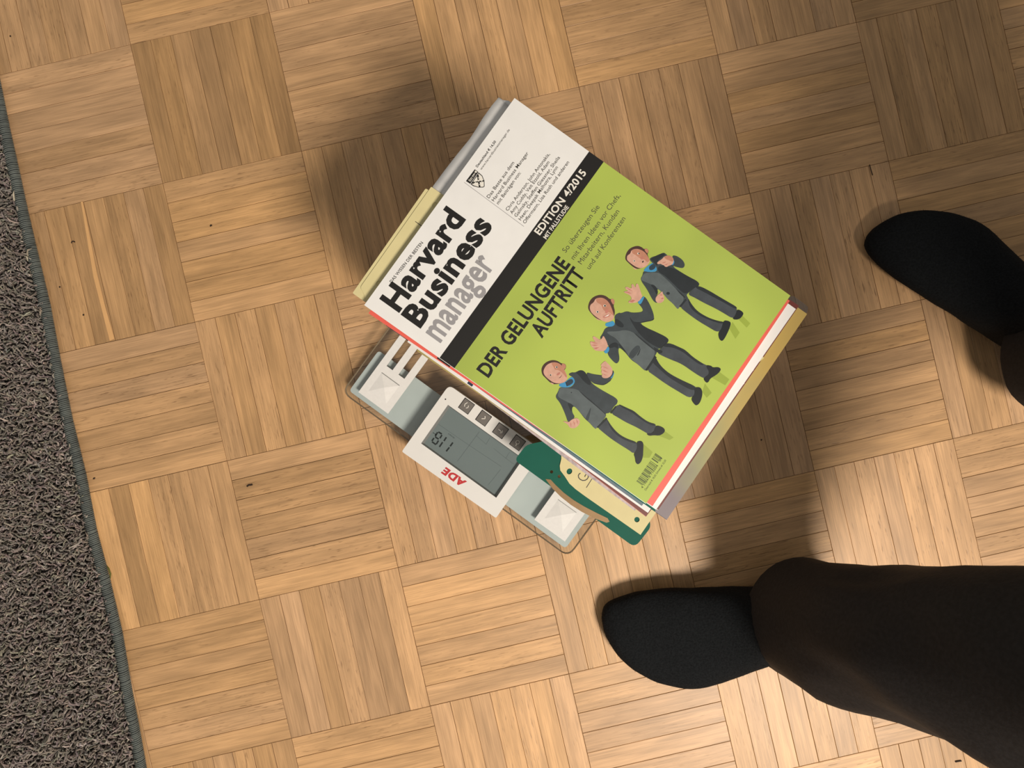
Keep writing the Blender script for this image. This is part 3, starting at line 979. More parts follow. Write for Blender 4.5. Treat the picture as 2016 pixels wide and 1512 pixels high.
for body, a, b in (('Das Beste aus dem', (963, 391), (1013, 321)), ('Harvard Business Manager', (972.5, 397), (1041, 302)), ('mit Beiträgen von:', (981.5, 403), (1026, 341)),
                   ('Chris Anderson, John Antonakis,', (1000, 416), (1083, 304)), ('Amy Cuddy, Veit Etzold, Adam', (1008.5, 422), (1082.5, 320)),
                   ('Galinsky, Steffen Giessner, Sheila', (1017, 428), (1103, 310.5)), ('Heen, Deepak Malhotra, Lynn', (1025.5, 434.5), (1099, 330)),
                   ('Offermann, Lisa Rosh und anderen', (1034, 441), (1121, 320))):
    let('author_lettering', body, a, b, 6.6, M['soft_ink'], .004, up=UPV)
stroke([(914, 359), (972, 402), (1031.5, 446)], .9, 'rule_print', M['grey_ink'], mag, P1_)
let('edition_lettering', 'EDITION 4/2015', (1062.5, 463.5), (1155, 340.5), 14, M['white_ink'], .026, up=UPV)
let('edition_lettering', 'MIT FALLSTUDIE', (1075.5, 471.5), (1120.5, 408), 8.0, M['white_ink'], .018, up=UPV)
let('headline_lettering', 'DER GELUNGENE', (961, 744), (1123, 520), 28, M['black_ink'], .031, up=UPV)
let('headline_lettering', 'AUFTRITT', (1066, 666), (1152, 540), 28, M['black_ink'], .031, up=UPV)
for body, a, b in (('So überzeugen Sie', (1114, 498), (1181, 408)), ('mit Ihren Ideen vor Chefs,', (1130, 512), (1222, 386)),
                   ('Mitarbeitern, Kunden', (1145, 521), (1220, 417)), ('und auf Konferenzen', (1161, 531), (1232, 431))):
    let('blurb_lettering', body, a, b, 10.0, M['soft_ink'], -.004, up=UPV)

# printed shapes: list of (layer, material, polygon in photo pixels)
def printed(name, shapes, label=None, smooth=2):
    mats, vs, fs, mi = [], [], [], []
    for k, (m, poly) in enumerate(shapes):
        if m not in mats: mats.append(m)
        p = chaikin(poly, smooth) if smooth and len(poly) > 4 else poly
        q = [pc(.00012 + .00001 * k)(*c) for c in p]
        a = sum(q[i].x * q[(i + 1) % len(q)].y - q[(i + 1) % len(q)].x * q[i].y for i in range(len(q)))
        if a < 0: q = q[::-1]
        fs.append(tuple(range(len(vs), len(vs) + len(q)))); vs += q; mi.append(mats.index(m))
    me = mesh_from(vs, fs)
    for p_, i in zip(me.polygons, mi): p_.material_index = i
    bm = bmesh.new(); bm.from_mesh(me); bmesh.ops.triangulate(bm, faces=bm.faces[:]); bm.to_mesh(me); bm.free()
    return link(name, me, mag, mats, label)
def zmap(x0, y0, s): return lambda pts: [(x0 + x / s, y0 + y / s) for x, y in pts]
K_, WH = M['black_ink'], M['white_ink']
# shield emblem
e = zmap(840, 180, 6.3)
sh = [(K_, e([(488, 1112), (597, 966), (642, 1000), (540, 1147)])), (WH, e([(515, 1100), (548, 1058), (572, 1076), (540, 1120)])), (WH, e([(553, 1050), (584, 1010), (606, 1026), (577, 1068)])),
      (WH, e([(588, 1003), (606, 980), (628, 998), (610, 1020)])),
      (K_, e([(520, 1095), (595, 995), (600, 1000), (526, 1102)])), (K_, e([(530, 1108), (612, 1004), (618, 1010), (536, 1114)])),
      (K_, e([(545, 1152), (646, 1006), (690, 1045), (716, 1110), (718, 1180), (700, 1192), (640, 1192), (580, 1176)])),
      (WH, e([(558, 1148), (646, 1020), (684, 1052), (708, 1112), (710, 1174), (696, 1184), (642, 1184), (588, 1168)])),
      (K_, e([(556, 1140), (566, 1126), (716, 1100), (714, 1118)])), (K_, e([(622, 1044), (640, 1030), (668, 1186), (648, 1190)])),
      (K_, e([(556, 1148), (578, 1116), (592, 1142)])), (K_, e([(620, 1052), (638, 1026), (652, 1056)])),
      (WH, e([(634, 1100), (650, 1096), (654, 1116), (638, 1120)])), (WH, e([(600, 1126), (612, 1124), (614, 1134), (602, 1136)])), (WH, e([(676, 1108), (690, 1106), (692, 1116), (678, 1118)])),
      (WH, e([(634, 1070), (642, 1068), (644, 1080), (637, 1081)])), (WH, e([(648, 1150), (656, 1148), (659, 1162), (651, 1164)]))]
printed('shield_emblem', sh, 'small black and white shield emblem', smooth=0)
# barcode
def barcode():
    a, b = Vector((1252.8, 947.5)), Vector((1290.5, 892.5))
    w = Vector((12.0, 8.3))
    shapes = []
    pos = 0.0
    r = random.Random(3)
    while pos < 1.0:
        bw = r.choice((.010, .012, .02, .03, .012))
        if not (.745 < pos < .80):
            p0, p1 = a.lerp(b, pos), a.lerp(b, min(1, pos + bw))
            shapes.append((M['green_ink'], [tuple(p0), tuple(p1), tuple(p1 + w), tuple(p0 + w)]))
        pos += bw + r.choice((.010, .012, .018, .028))
    return shapes
printed('barcode', barcode(), 'barcode at the lower left of the cover', smooth=0)
let('barcode_digits', '4 198418 716504', (1265, 962), (1296, 917), 4.2, M['green_ink'], .01, up=UPV)
let('barcode_digits', '04', (1300, 909), (1304.5, 902.5), 4.2, M['green_ink'], .01, up=UPV)
let('price_lettering', 'Österreich € 18,50; Schweiz sfr 32,50', (1271.5, 966.5), (1312, 906.5), 3.8, M['green_ink'], .005, up=UPV)

# the three printed clay men
SK = mat('print_skin', srgb(206, 160, 140), 0.38, var=0.10, scale=260)
SKD = mat('print_skin_brown', srgb(184, 128, 104), 0.38, var=0.08, scale=260)
HR = mat('print_hair', srgb(74, 50, 44), 0.38, var=0.1)
SU = mat('print_suit', srgb(58, 66, 70), 0.38, var=0.14, scale=130)
SUL = mat('print_suit_light', srgb(88, 97, 99), 0.38, var=0.12, scale=130)
SUD = mat('print_suit_dark', srgb(36, 42, 46), 0.38, var=0.12, scale=130)
LG = mat('print_trouser', srgb(64, 70, 76), 0.38, var=0.18, scale=110)
SHO = mat('print_shoe', srgb(24, 30, 34), 0.38, var=0.08)
BL = mat('print_shirt_blue', srgb(62, 142, 190), 0.38, var=0.08)
TIE = mat('print_tie', srgb(44, 62, 76), 0.38, var=0.1)
LIP = mat('print_lip', srgb(186, 120, 106), 0.38)
EY = WH
LD = M['lime_dark']

def ell(cx, cy, r, q=1.0, n=12): return [(cx + r * math.cos(t * 2 * math.pi / n), cy + r * q * math.sin(t * 2 * math.pi / n)) for t in range(n)]
# lower man
e = zmap(1050, 690, 6.3)
m1 = [(HR, e([(100, 255), (103, 215), (130, 168), (180, 133), (240, 117), (300, 128), (348, 162), (385, 160), (408, 185), (402, 225), (380, 245), (400, 300), (390, 400), (262, 424), (210, 402), (150, 340), (112, 305)])),
      (SKD, e([(350, 165), (378, 160), (403, 180), (402, 215), (382, 236), (360, 220)])),
      (SK, e([(212, 395), (236, 404), (256, 412), (240, 424), (218, 410)])),
      (SK, e([(122, 262), (140, 215), (165, 180), (215, 152), (275, 145), (330, 165), (370, 210), (398, 265), (424, 325), (412, 375), (372, 402), (330, 412), (255, 402), (195, 362), (140, 312)])),
      (SKD, e([(215, 155), (275, 147), (330, 167), (368, 210), (396, 265), (420, 325), (405, 340), (370, 285), (330, 255), (300, 240), (265, 240), (250, 200)])),
      (EY, e(ell(288, 207, 15, .8))), (K_, e(ell(290, 207, 10))), (EY, e(ell(215, 304, 13, .8))), (K_, e(ell(214, 305, 9))),
      (LIP, e([(285, 300), (310, 275), (330, 268), (335, 285), (315, 305), (295, 312)])), (K_, e([(314, 340), (335, 330), (352, 305), (356, 288), (350, 318), (330, 342)])),
      (BL, e([(322, 412), (380, 398), (420, 372), (450, 340), (495, 322), (520, 350), (516, 395), (480, 440), (430, 462), (318, 452)])),
      (TIE, e([(398, 395), (440, 360), (485, 352), (500, 395), (455, 430), (415, 445)])), (SUD, e([(396, 392), (408, 390), (424, 440), (414, 446)])),
      (SU, e([(428, 300), (475, 270), (520, 276), (588, 238), (650, 268), (720, 402), (790, 455), (900, 520), (1050, 602), (1040, 662), (1000, 692), (952, 776), (892, 780), (908, 815), (788, 958), (768, 978), (692, 892), (640, 850), (580, 770), (510, 690), (480, 705), (482, 770), (522, 830), (450, 876), (428, 890), (400, 800), (335, 650), (268, 577), (310, 510), (326, 452), (412, 464), (478, 452), (520, 395), (500, 335)])),
      (SUL, e([(326, 458), (412, 466), (545, 478), (640, 560), (740, 640), (885, 775), (905, 815), (785, 960), (768, 975), (692, 890), (580, 770), (510, 690), (430, 640), (300, 580), (312, 512)])),
      (SU, e([(640, 850), (690, 750), (720, 690), (700, 800), (680, 880)])),
      (SUD, e([(545, 478), (640, 560), (740, 640), (890, 778), (905, 815), (880, 780), (735, 655), (632, 572)])),
      (SUD, e([(420, 650), (465, 655), (500, 690), (478, 708), (476, 770), (440, 700)])), (SUD, e(ell(472, 522, 7))),
      (SUD, e([(588, 240), (650, 268), (720, 402), (700, 440), (620, 380), (560, 300), (520, 276)])),
      (SU, e([(645, 265), (740, 295), (850, 308), (905, 325), (992, 235), (1003, 290), (965, 370), (890, 427), (840, 432), (715, 402)])),
      (SUD, e([(715, 402), (840, 420), (890, 415), (960, 365), (965, 372), (890, 427), (840, 432)])),
      (BL, e([(955, 340), (985, 310), (998, 270), (1002, 290), (970, 350)])),
      (SK, e([(892, 128), (912, 150), (950, 185), (985, 238), (975, 300), (930, 342), (870, 346), (845, 322), (858, 290), (838, 275), (850, 245), (835, 225), (850, 200), (832, 185), (860, 152)])),
      (LIP, e([(838, 192), (890, 205), (940, 235), (890, 215)])), (LIP, e([(842, 235), (890, 250), (930, 275), (885, 262)])), (LIP, e([(848, 285), (890, 298), (920, 310), (885, 306)])),
      (SK, e([(358, 876), (400, 880), (440, 890), (470, 860), (525, 835), (562, 848), (582, 885), (562, 930), (515, 966), (470, 964), (445, 950), (425, 912)])),
      (LIP, e([(455, 880), (470, 920), (468, 955), (460, 920)])), (LIP, e([(492, 868), (512, 900), (515, 940), (504, 910)])), (LIP, e([(530, 850), (550, 880), (552, 915), (540, 888)])),
      (LG, e([(788, 950), (905, 832), (962, 930), (1050, 1030), (1150, 1092), (1285, 1138), (1292, 1200), (1250, 1285), (1180, 1232), (1080, 1172), (960, 1092), (860, 1012)])),
      (SUD, e([(788, 950), (905, 832), (920, 850), (800, 965)])),
      (SUD, e([(905, 832), (962, 930), (1050, 1030), (1150, 1092), (1285, 1138), (1270, 1160), (1130, 1110), (1030, 1050), (950, 960)])),
      (LG, e([(952, 775), (1050, 660), (1180, 722), (1250, 752), (1330, 822), (1430, 892), (1525, 915), (1510, 985), (1440, 1042), (1400, 1022), (1280, 952), (1150, 892), (1050, 832)])),
      (SUD, e([(1050, 660), (1180, 722), (1250, 752), (1330, 822), (1430, 892), (1525, 915), (1500, 940), (1400, 900), (1300, 830), (1220, 765), (1100, 710)])),
      (SUD, e([(952, 775), (1020, 690), (1032, 700), (968, 785)])),
      (SHO, e([(1278, 1132), (1340, 1120), (1366, 1150), (1362, 1250), (1358, 1320), (1335, 1385), (1296, 1416), (1268, 1392), (1262, 1330), (1243, 1285), (1290, 1210)])),
      (SHO, e([(1505, 950), (1540, 930), (1600, 950), (1634, 980), (1622, 1022), (1560, 1058), (1500, 1050), (1430, 1060), (1400, 1030), (1490, 1020)]))]
m1s = [(LD, e([(1365, 1160), (1480, 1260), (1440, 1330), (1360, 1330)])), (LD, e([(1630, 1000), (1740, 1080), (1690, 1110), (1560, 1060)]))]
# middle man
e = zmap(1130, 560, 6.048)
m2 = [(HR, e([(170, 300), (168, 250), (190, 190), (235, 145), (310, 120), (380, 135), (430, 180), (462, 165), (486, 195), (478, 240), (470, 250), (492, 330), (470, 400), (400, 445), (310, 425), (250, 395), (205, 345)])),
      (SKD, e([(432, 178), (462, 166), (485, 195), (478, 242), (458, 235)])), (SK, e([(252, 395), (290, 415), (310, 428), (285, 425)])),
      (SK, e([(186, 285), (195, 240), (235, 215), (258, 165), (330, 155), (385, 180), (430, 235), (455, 300), (480, 380), (462, 425), (395, 452), (330, 430), (260, 385), (205, 335)])),
      (SKD, e([(258, 167), (330, 156), (385, 180), (430, 235), (455, 300), (478, 370), (450, 360), (420, 330), (380, 330), (340, 290), (325, 240), (270, 215)])),
      (EY, e(ell(366, 254, 17, .8))), (K_, e(ell(368, 255, 11))), (EY, e(ell(280, 327, 16, .8))), (K_, e(ell(281, 327, 10))),
      (LIP, e([(372, 300), (405, 290), (412, 320), (395, 345), (370, 345)])), (LIP, e([(340, 388), (380, 360), (430, 345), (440, 365), (400, 392), (355, 400)])), (WH, e([(358, 388), (400, 362), (428, 355), (400, 378)])),
      (BL, e([(370, 462), (420, 450), (470, 430), (490, 480), (480, 498), (378, 508)])),
      (SU, e([(480, 370), (540, 335), (560, 345), (632, 316), (690, 340), (820, 330), (780, 462), (870, 520), (965, 560), (1128, 640), (1122, 692), (1060, 730), (1030, 765), (985, 770), (998, 800), (868, 1010), (848, 1035), (760, 950), (680, 900), (620, 820), (545, 750), (525, 775), (545, 890), (520, 940), (485, 938), (390, 830), (420, 740), (400, 720), (300, 645), (340, 590), (375, 510), (480, 498), (490, 440)])),
      (SUL, e([(520, 560), (600, 540), (690, 560), (800, 640), (900, 740), (985, 800), (868, 1005), (846, 1032), (760, 950), (680, 890), (620, 800), (560, 720), (500, 640), (420, 600), (380, 560)])),
      (SU, e([(640, 840), (740, 720), (790, 735), (780, 790), (720, 860), (690, 890)])), (SUD, e([(745, 850), (775, 800), (795, 750), (786, 800), (765, 845)])),
      (SUD, e([(655, 380), (700, 480), (800, 620), (930, 720), (1030, 765), (1060, 730), (1122, 692), (1128, 640), (965, 560), (870, 520), (780, 462), (700, 400)])),
      (SUD, e([(690, 555), (800, 640), (920, 740), (990, 800), (975, 800), (890, 735), (780, 645)])),
      (SUD, e([(480, 420), (520, 410), (600, 480), (580, 520), (500, 490)])), (SUD, e([(525, 700), (560, 720), (620, 800), (600, 800), (545, 750)])),
      (SU, e([(632, 316), (690, 340), (820, 330), (820, 290), (755, 215), (800, 170), (840, 135), (900, 230), (945, 340), (955, 410), (938, 432), (850, 448), (778, 464), (690, 440)])),
      (SUD, e([(690, 440), (778, 452), (850, 436), (935, 420), (952, 395), (955, 410), (938, 432), (850, 448), (778, 464)])),
      (BL, e([(755, 215), (800, 165), (840, 135), (832, 165), (800, 230), (780, 238)])),
      (SK, e([(650, 222), (648, 200), (690, 180), (672, 130), (600, 100), (592, 84), (650, 78), (620, 62), (606, 40), (625, 25), (690, 55), (680, 5), (700, -10), (735, 45), (735, -5), (760, -12), (782, 50), (800, 110), (815, 140), (790, 185), (748, 215), (690, 222)])),
      (LIP, e([(652, 205), (700, 180), (730, 190), (695, 215)])), (LIP, e([(600, 92), (650, 90), (690, 115), (650, 104)])), (LIP, e([(620, 35), (660, 55), (700, 80), (655, 65)])),
      (SK, e([(228, 612), (280, 640), (300, 660), (330, 650), (348, 605), (375, 650), (405, 720), (395, 760), (355, 798), (290, 792), (245, 785), (232, 760), (205, 735), (195, 710), (188, 680), (240, 680), (260, 690), (222, 640)])),
      (LIP, e([(195, 690), (245, 690), (290, 705), (240, 702)])), (LIP, e([(200, 720), (250, 718), (290, 725), (245, 732)])), (LIP, e([(235, 765), (265, 750), (300, 750), (262, 772)])),
      (BL, e([(350, 800), (380, 775), (400, 740), (418, 745), (420, 790), (385, 830)])),
      (SUD, e([(400, 745), (470, 690), (530, 700), (525, 775), (490, 740), (440, 760)])),
      (LG, e([(858, 1018), (965, 850), (1020, 960), (1130, 1060), (1280, 1140), (1460, 1220), (1462, 1260), (1395, 1365), (1250, 1280), (1100, 1190), (960, 1090)])),
      (SUD, e([(965, 850), (1020, 960), (1130, 1060), (1280, 1140), (1460, 1220), (1420, 1270), (1300, 1210), (1130, 1110), (1010, 1000), (920, 920)])),
      (SUD, e([(850, 1020), (965, 850), (985, 870), (870, 1030)])),
      (LG, e([(985, 815), (1060, 735), (1122, 690), (1280, 760), (1330, 785), (1420, 870), (1560, 960), (1640, 980), (1590, 1110), (1540, 1120), (1420, 1045), (1280, 945), (1150, 895), (1050, 850)])),
      (SUD, e([(1040, 740), (1122, 690), (1280, 760), (1330, 785), (1420, 870), (1560, 960), (1500, 960), (1390, 880), (1290, 800), (1180, 750)])),
      (SUD, e([(940, 740), (1000, 775), (1060, 790), (1040, 825), (990, 815)])),
      (SHO, e([(1425, 1230), (1500, 1222), (1525, 1260), (1528, 1320), (1500, 1410), (1455, 1446), (1425, 1420), (1392, 1365), (1440, 1300)])),
      (SHO, e([(1560, 960), (1640, 970), (1650, 992), (1720, 985), (1750, 1005), (1735, 1040), (1690, 1080), (1620, 1120), (1600, 1165), (1570, 1172), (1535, 1115), (1620, 1060)]))]
m2s = [(LD, e([(1528, 1280), (1560, 1180), (1640, 1290), (1580, 1350)])), (LD, e([(1730, 1040), (1850, 1130), (1800, 1200), (1640, 1110)]))]
# upper man
e = zmap(1220, 470, 7.2)
m3 = [(HR, e([(82, 300), (78, 255), (100, 190), (150, 130), (250, 96), (315, 120), (345, 150), (380, 135), (412, 165), (405, 205), (390, 215), (420, 290), (400, 380), (300, 422), (240, 430), (180, 395), (110, 330)])),
      (SKD, e([(345, 150), (380, 138), (410, 165), (402, 205), (380, 205)])), (SK, e([(180, 400), (240, 430), (232, 440), (200, 425)])),
      (SK, e([(100, 285), (108, 235), (150, 215), (165, 160), (240, 140), (310, 160), (365, 200), (405, 260), (430, 310), (415, 350), (370, 395), (300, 422), (235, 405), (150, 345), (112, 310)])),
      (SKD, e([(165, 162), (240, 142), (310, 160), (365, 200), (405, 260), (428, 305), (405, 330), (380, 330), (350, 290), (300, 290), (250, 250), (215, 225), (180, 210)])),
      (EY, e(ell(265, 210, 16, .8))), (K_, e(ell(272, 210, 10))), (EY, e(ell(205, 315, 14, .9))), (K_, e(ell(207, 315, 9))),
      (LIP, e([(295, 270), (325, 250), (340, 270), (325, 290), (300, 295)])), (K_, e([(316, 325), (335, 310), (342, 322), (330, 342), (318, 338)])),
      (BL, e([(340, 452), (360, 420), (420, 370), (480, 335), (520, 400), (530, 465), (430, 475), (345, 462)])), (TIE, e([(410, 405), (450, 365), (500, 345), (515, 400), (480, 440), (425, 450)])),
      (SU, e([(425, 310), (430, 275), (490, 250), (530, 245), (615, 196), (660, 215), (720, 300), (760, 400), (830, 450), (960, 530), (1122, 612), (1128, 670), (1065, 690), (960, 780), (945, 800), (975, 850), (935, 860), (842, 975), (822, 1004), (760, 925), (680, 860), (610, 770), (530, 700), (545, 770), (505, 850), (540, 912), (500, 905), (460, 860), (390, 720), (288, 580), (325, 520), (335, 455), (430, 478), (535, 468), (520, 390)])),
      (SUL, e([(335, 490), (440, 480), (545, 480), (600, 520), (700, 610), (790, 710), (930, 835), (845, 970), (820, 1002), (760, 925), (680, 860), (610, 770), (520, 690), (430, 640), (330, 600), (300, 580)])),
      (SUD, e([(430, 650), (480, 650), (530, 700), (545, 770), (520, 800), (490, 720)])), (SUD, e(ell(685, 775, 26, .8))),
      (SUD, e([(540, 400), (600, 380), (700, 400), (830, 450), (960, 530), (1122, 612), (1128, 670), (1060, 690), (940, 790), (860, 740), (760, 640), (650, 530), (540, 470)])),
      (SUD, e([(780, 690), (860, 765), (935, 830), (920, 840), (850, 780)])),
      (SUD, e([(430, 290), (490, 255), (615, 200), (655, 220), (560, 290), (540, 320), (535, 400), (480, 330)])),
      (SU, e([(740, 240), (800, 240), (880, 290), (915, 340), (922, 380), (905, 412), (870, 418), (780, 395), (740, 380), (770, 320)])),
      (BL, e([(752, 290), (775, 320), (768, 360), (740, 380), (740, 340)])),
      (SK, e([(528, 355), (535, 330), (600, 290), (625, 255), (680, 235), (735, 250), (765, 290), (760, 345), (730, 375), (690, 385), (670, 402), (640, 398), (625, 375), (600, 370), (580, 355), (550, 362)])),
      (SKD, e([(625, 255), (680, 237), (735, 250), (762, 290), (755, 330), (700, 310), (650, 290)])), (LIP, e([(590, 350), (630, 330), (660, 325), (630, 345)])), (LIP, e([(628, 375), (660, 360), (690, 350), (660, 375)])),
      (SK, e([(505, 840), (545, 790), (570, 780), (580, 760), (605, 745), (610, 775), (632, 840), (625, 880), (590, 910), (545, 915), (510, 890)])),
      (LIP, e([(560, 800), (590, 790), (612, 800), (585, 805)])), (LIP, e([(580, 850), (605, 835), (628, 840), (605, 858)])),
      (LG, e([(848, 965), (935, 855), (965, 830), (1010, 920), (1100, 1030), (1250, 1120), (1400, 1170), (1480, 1180), (1450, 1260), (1395, 1335), (1250, 1250), (1100, 1160), (950, 1050)])),
      (SUD, e([(965, 830), (1010, 920), (1100, 1030), (1250, 1120), (1400, 1170), (1480, 1180), (1450, 1210), (1250, 1150), (1080, 1060), (980, 950)])),
      (SUD, e([(842, 960), (935, 855), (950, 870), (862, 975)])),
      (LG, e([(960, 790), (1060, 692), (1128, 668), (1280, 745), (1420, 830), (1550, 905), (1670, 975), (1640, 1080), (1600, 1135), (1480, 1060), (1330, 975), (1200, 915), (1050, 830)])),
      (SUD, e([(1060, 692), (1128, 668), (1280, 745), (1420, 830), (1550, 905), (1670, 975), (1640, 1000), (1500, 920), (1350, 840), (1180, 750)])),
      (SHO, e([(1470, 1160), (1540, 1165), (1578, 1190), (1560, 1260), (1520, 1350), (1470, 1440), (1435, 1452), (1405, 1410), (1396, 1335), (1440, 1280)])),
      (SHO, e([(1660, 1010), (1700, 1008), (1756, 1050), (1740, 1095), (1690, 1145), (1620, 1148), (1600, 1130), (1640, 1080)]))]
m3s = [(LD, e([(1560, 1280), (1600, 1180), (1700, 1330), (1640, 1420)])), (LD, e([(1740, 1090), (1850, 1200), (1800, 1260), (1690, 1150)]))]
printed('printed_figure', m3s + m3, 'clay man in dark suit pointing at his chest, printed highest on the cover')
printed('printed_figure', m2s + m2, 'clay man in dark suit with both hands raised, printed in the middle of the cover')
printed('printed_figure', m1s + m1, 'clay man in dark suit shrugging, printed lowest on the cover')

# ------------------------------------------------------------------ person standing at the right
person = thing('person', (0.55, -0.08, 0), 'person in black wool socks and loose black trousers standing at the right', 'person')
def loft(rings, closed_start=True, closed_end=False, n=None):
    v, f = [], []
    n = len(rings[0])
    for r in rings: v += r
    for i in range(len(rings) - 1):
        for k in range(n):
            f.append((i * n + k, i * n + (k + 1) % n, (i + 1) * n + (k + 1) % n, (i + 1) * n + k))
    if closed_start: f.append(tuple(range(n))[::-1])
    if closed_end: f.append(tuple(range((len(rings) - 1) * n, len(rings) * n)))
    return v, f
# sock rings: (along, height, tilt deg, half width, half height, shift to the inner side)
SOCK = [(.000, .013, 0, .008, .006, .018), (.004, .014, 0, .020, .011, .016), (.013, .0165, 0, .032, .0155, .011), (.030, .0185, 0, .0435, .018, .004),
        (.055, .0205, 2, .0520, .020, -.003), (.085, .024, 6, .0550, .0235, -.008), (.118, .028, 12, .0510, .028, -.008), (.150, .0345, 22, .0450, .036, -.005),
        (.178, .043, 36, .0385, .048, -.002), (.198, .054, 50, .0355, .058, 0), (.209, .074, 66, .035, .053, 0), (.215, .100, 80, .0345, .045, 0), (.218, .140, 90, .038, .044, 0), (.220, .200, 90, .044, .048, 0)]
def foot(toe, ang, inner, lean, wide):
    ax = Vector((math.cos(ang), math.sin(ang), 0)); lat = Vector((-ax.y, ax.x, 0)) * inner
    rings = []
    n = 28
    # interpolate between the listed rings
    S_ = np.array(SOCK); tt = np.arange(len(S_))
    fine_t = np.linspace(0, len(S_) - 1, 53)
    def cr(c):
        y = S_[:, c]; out = []
        for t in fine_t:
            i = min(int(t), len(y) - 2); w = t - i
            p0, p1, p2, p3 = y[max(i - 1, 0)], y[i], y[i + 1], y[min(i + 2, len(y) - 1)]
            out.append(.5 * (2 * p1 + (p2 - p0) * w + (2 * p0 - 5 * p1 + 4 * p2 - p3) * w * w + (3 * p1 - p0 - 3 * p2 + p3) * w ** 3))
        return out
    for a, z, th, w, hh, o_ in zip(*(cr(c) for c in range(6))):
        th = math.radians(th)
        up = ax * -math.sin(th) + Vector((0, 0, math.cos(th)))
        c = Vector((toe[0], toe[1], 0)) + ax * a + lat * o_ + Vector((0, 0, z))
        k = max(0, z - .08)
        c += Vector((lean[0], lean[1], 0)) * k
        ring = []
        for q in range(n):
            t = 2 * math.pi * q / n
            cx, sx_ = math.cos(t), math.sin(t)
            ex = .85
            p = c + lat * (w * wide * math.copysign(abs(cx) ** ex, cx)) + up * (hh * math.copysign(abs(sx_) ** ex, sx_))
            p.z = max(p.z, .0012)
            if p.z > .004:
                p += Vector((0, 0, noise.noise(p * 60) * .0012))
                p += lat * noise.noise(p * 45) * .0012
            ring.append(p)
        rings.append(ring if inner > 0 else ring[::-1])
    return loft(rings, True, True)
def fuzz(me, n, ln=.0022):
    me.calc_loop_triangles()
    tris = me.loop_triangles
    ar = np.array([t.area for t in tris]); ar /= ar.sum()
    pick = rng.choice(len(tris), n, p=ar)
    v, f = [], []
    for t in pick:
        tr = tris[int(t)]
        a, b = rng.random(2)
        if a + b > 1: a, b = 1 - a, 1 - b
        p0, p1, p2 = (me.vertices[i].co for i in tr.vertices)
        p = p0 + (p1 - p0) * a + (p2 - p0) * b
        if p.z < .004: continue
        nn = tr.normal
        d = (nn + Vector(rng.normal(0, .7, 3))).normalized()
        s = d.cross(Vector(rng.normal(0, 1, 3))).normalized() * .00012
        L_ = ln * rng.uniform(.3, 1.2)
        bend = Vector(rng.normal(0, .4, 3)) * L_
        b0 = len(v)
        v += [p - s, p + s, p + d * L_ * .6 + s * .7, p + d * L_ * .6 - s * .7, p + d * L_ + bend * .5]
        f += [(b0, b0 + 1, b0 + 2, b0 + 3), (b0 + 3, b0 + 2, b0 + 4)]
    return mesh_from(v, f)
A1 = math.radians(9)
A2 = math.radians(-39)
for nm, toe, ang, inner, lean, wide in (('near', (.0975, -.2790), A1, 1, (.25, .1), 1.0), ('far', (.403, .186), A2, -1, (.2, -.2), .90)):
    v, f = foot(toe, ang, inner, lean, wide)
    me = mesh_from(v, f, 'sock', True)
    fz = fuzz(me, 5000)
    s = link('sock', me, person, M['sock'])
    h_ = link('wool_fuzz', fz, s, M['fuzz']); h_['kind'] = 'stuff'
# trousers: two loose legs rising to one waist
def leg(path, n=40, seed=0):
    rings = []
    fine_p = []
    for a, b in zip(path, path[1:]):
        m_ = max(2, int((Vector(b[:3]) - Vector(a[:3])).length / .018))
        for q in range(m_):
            w = q / m_
            w2 = w
            fine_p.append([a[k] + (b[k] - a[k]) * w2 for k in range(5)])
    fine_p.append(list(path[-1]))
    for (x, y, z, rx, ry) in fine_p:
        ring = []
        for q in range(n):
            t = 2 * math.pi * q / n
            p = Vector((x + rx * math.cos(t), y + ry * math.sin(t), z))
            # slanting folds
            fo = noise.noise(Vector((math.cos(t) * 1.6, math.sin(t) * 1.6, z * 11 + math.sin(t) * 1.5 + seed))) * .008
            fo += noise.noise(Vector((math.cos(t) * 4 + seed, math.sin(t) * 4, z * 22))) * .0028
            k = min(1, max(.25, (z - .03) / .12))
            p.x += math.cos(t) * fo * k; p.y += math.sin(t) * fo * k
            ring.append(p)
        rings.append(ring)
    return rings
LEG1 = [(.302, -.2440, .050, .062, .064), (.306, -.241, .085, .0625, .064), (.321, -.232, .15, .068, .066), (.358, -.212, .25, .080, .070), (.415, -.198, .38, .088, .078), (.455, -.190, .50, .092, .086), (.53, -.175, .66, .098, .096), (.615, -.150, .84, .110, .110), (.645, -.10, .95, .080, .095)]
LEG2 = [(.5720, .030, .052, .062, .064), (.576, .029, .085, .0625, .064), (.585, .015, .15, .068, .068), (.60, .008, .25, .078, .078), (.625, .0, .38, .086, .086), (.635, .0, .50, .092, .092), (.645, -.005, .66, .098, .098), (.655, -.02, .84, .110, .110), (.65, -.06, .95, .080, .095)]
V_, F_ = [], []
for path, sd in ((LEG1, 0), (LEG2, 5.3)):
    v, f = loft(leg(path, seed=sd), False, False)
    b0 = len(V_); V_ += v; F_ += [tuple(b0 + k for k in q) for q in f]
hip = []
for z, rx, ry in ((.80, .10, .15), (.86, .13, .185), (.92, .125, .18), (1.0, .115, .165), (1.05, .11, .155)):
    hip.append([Vector((.645 + rx * math.cos(t), -.085 + ry * math.sin(t), z)) for t in (2 * math.pi * q / 40 for q in range(40))])
v, f = loft(hip, True, False)
b0 = len(V_); V_ += v; F_ += [tuple(b0 + k for k in q) for q in f]
link('trousers', mesh_from(V_, F_, 'trousers', True), person, M['trouser'])

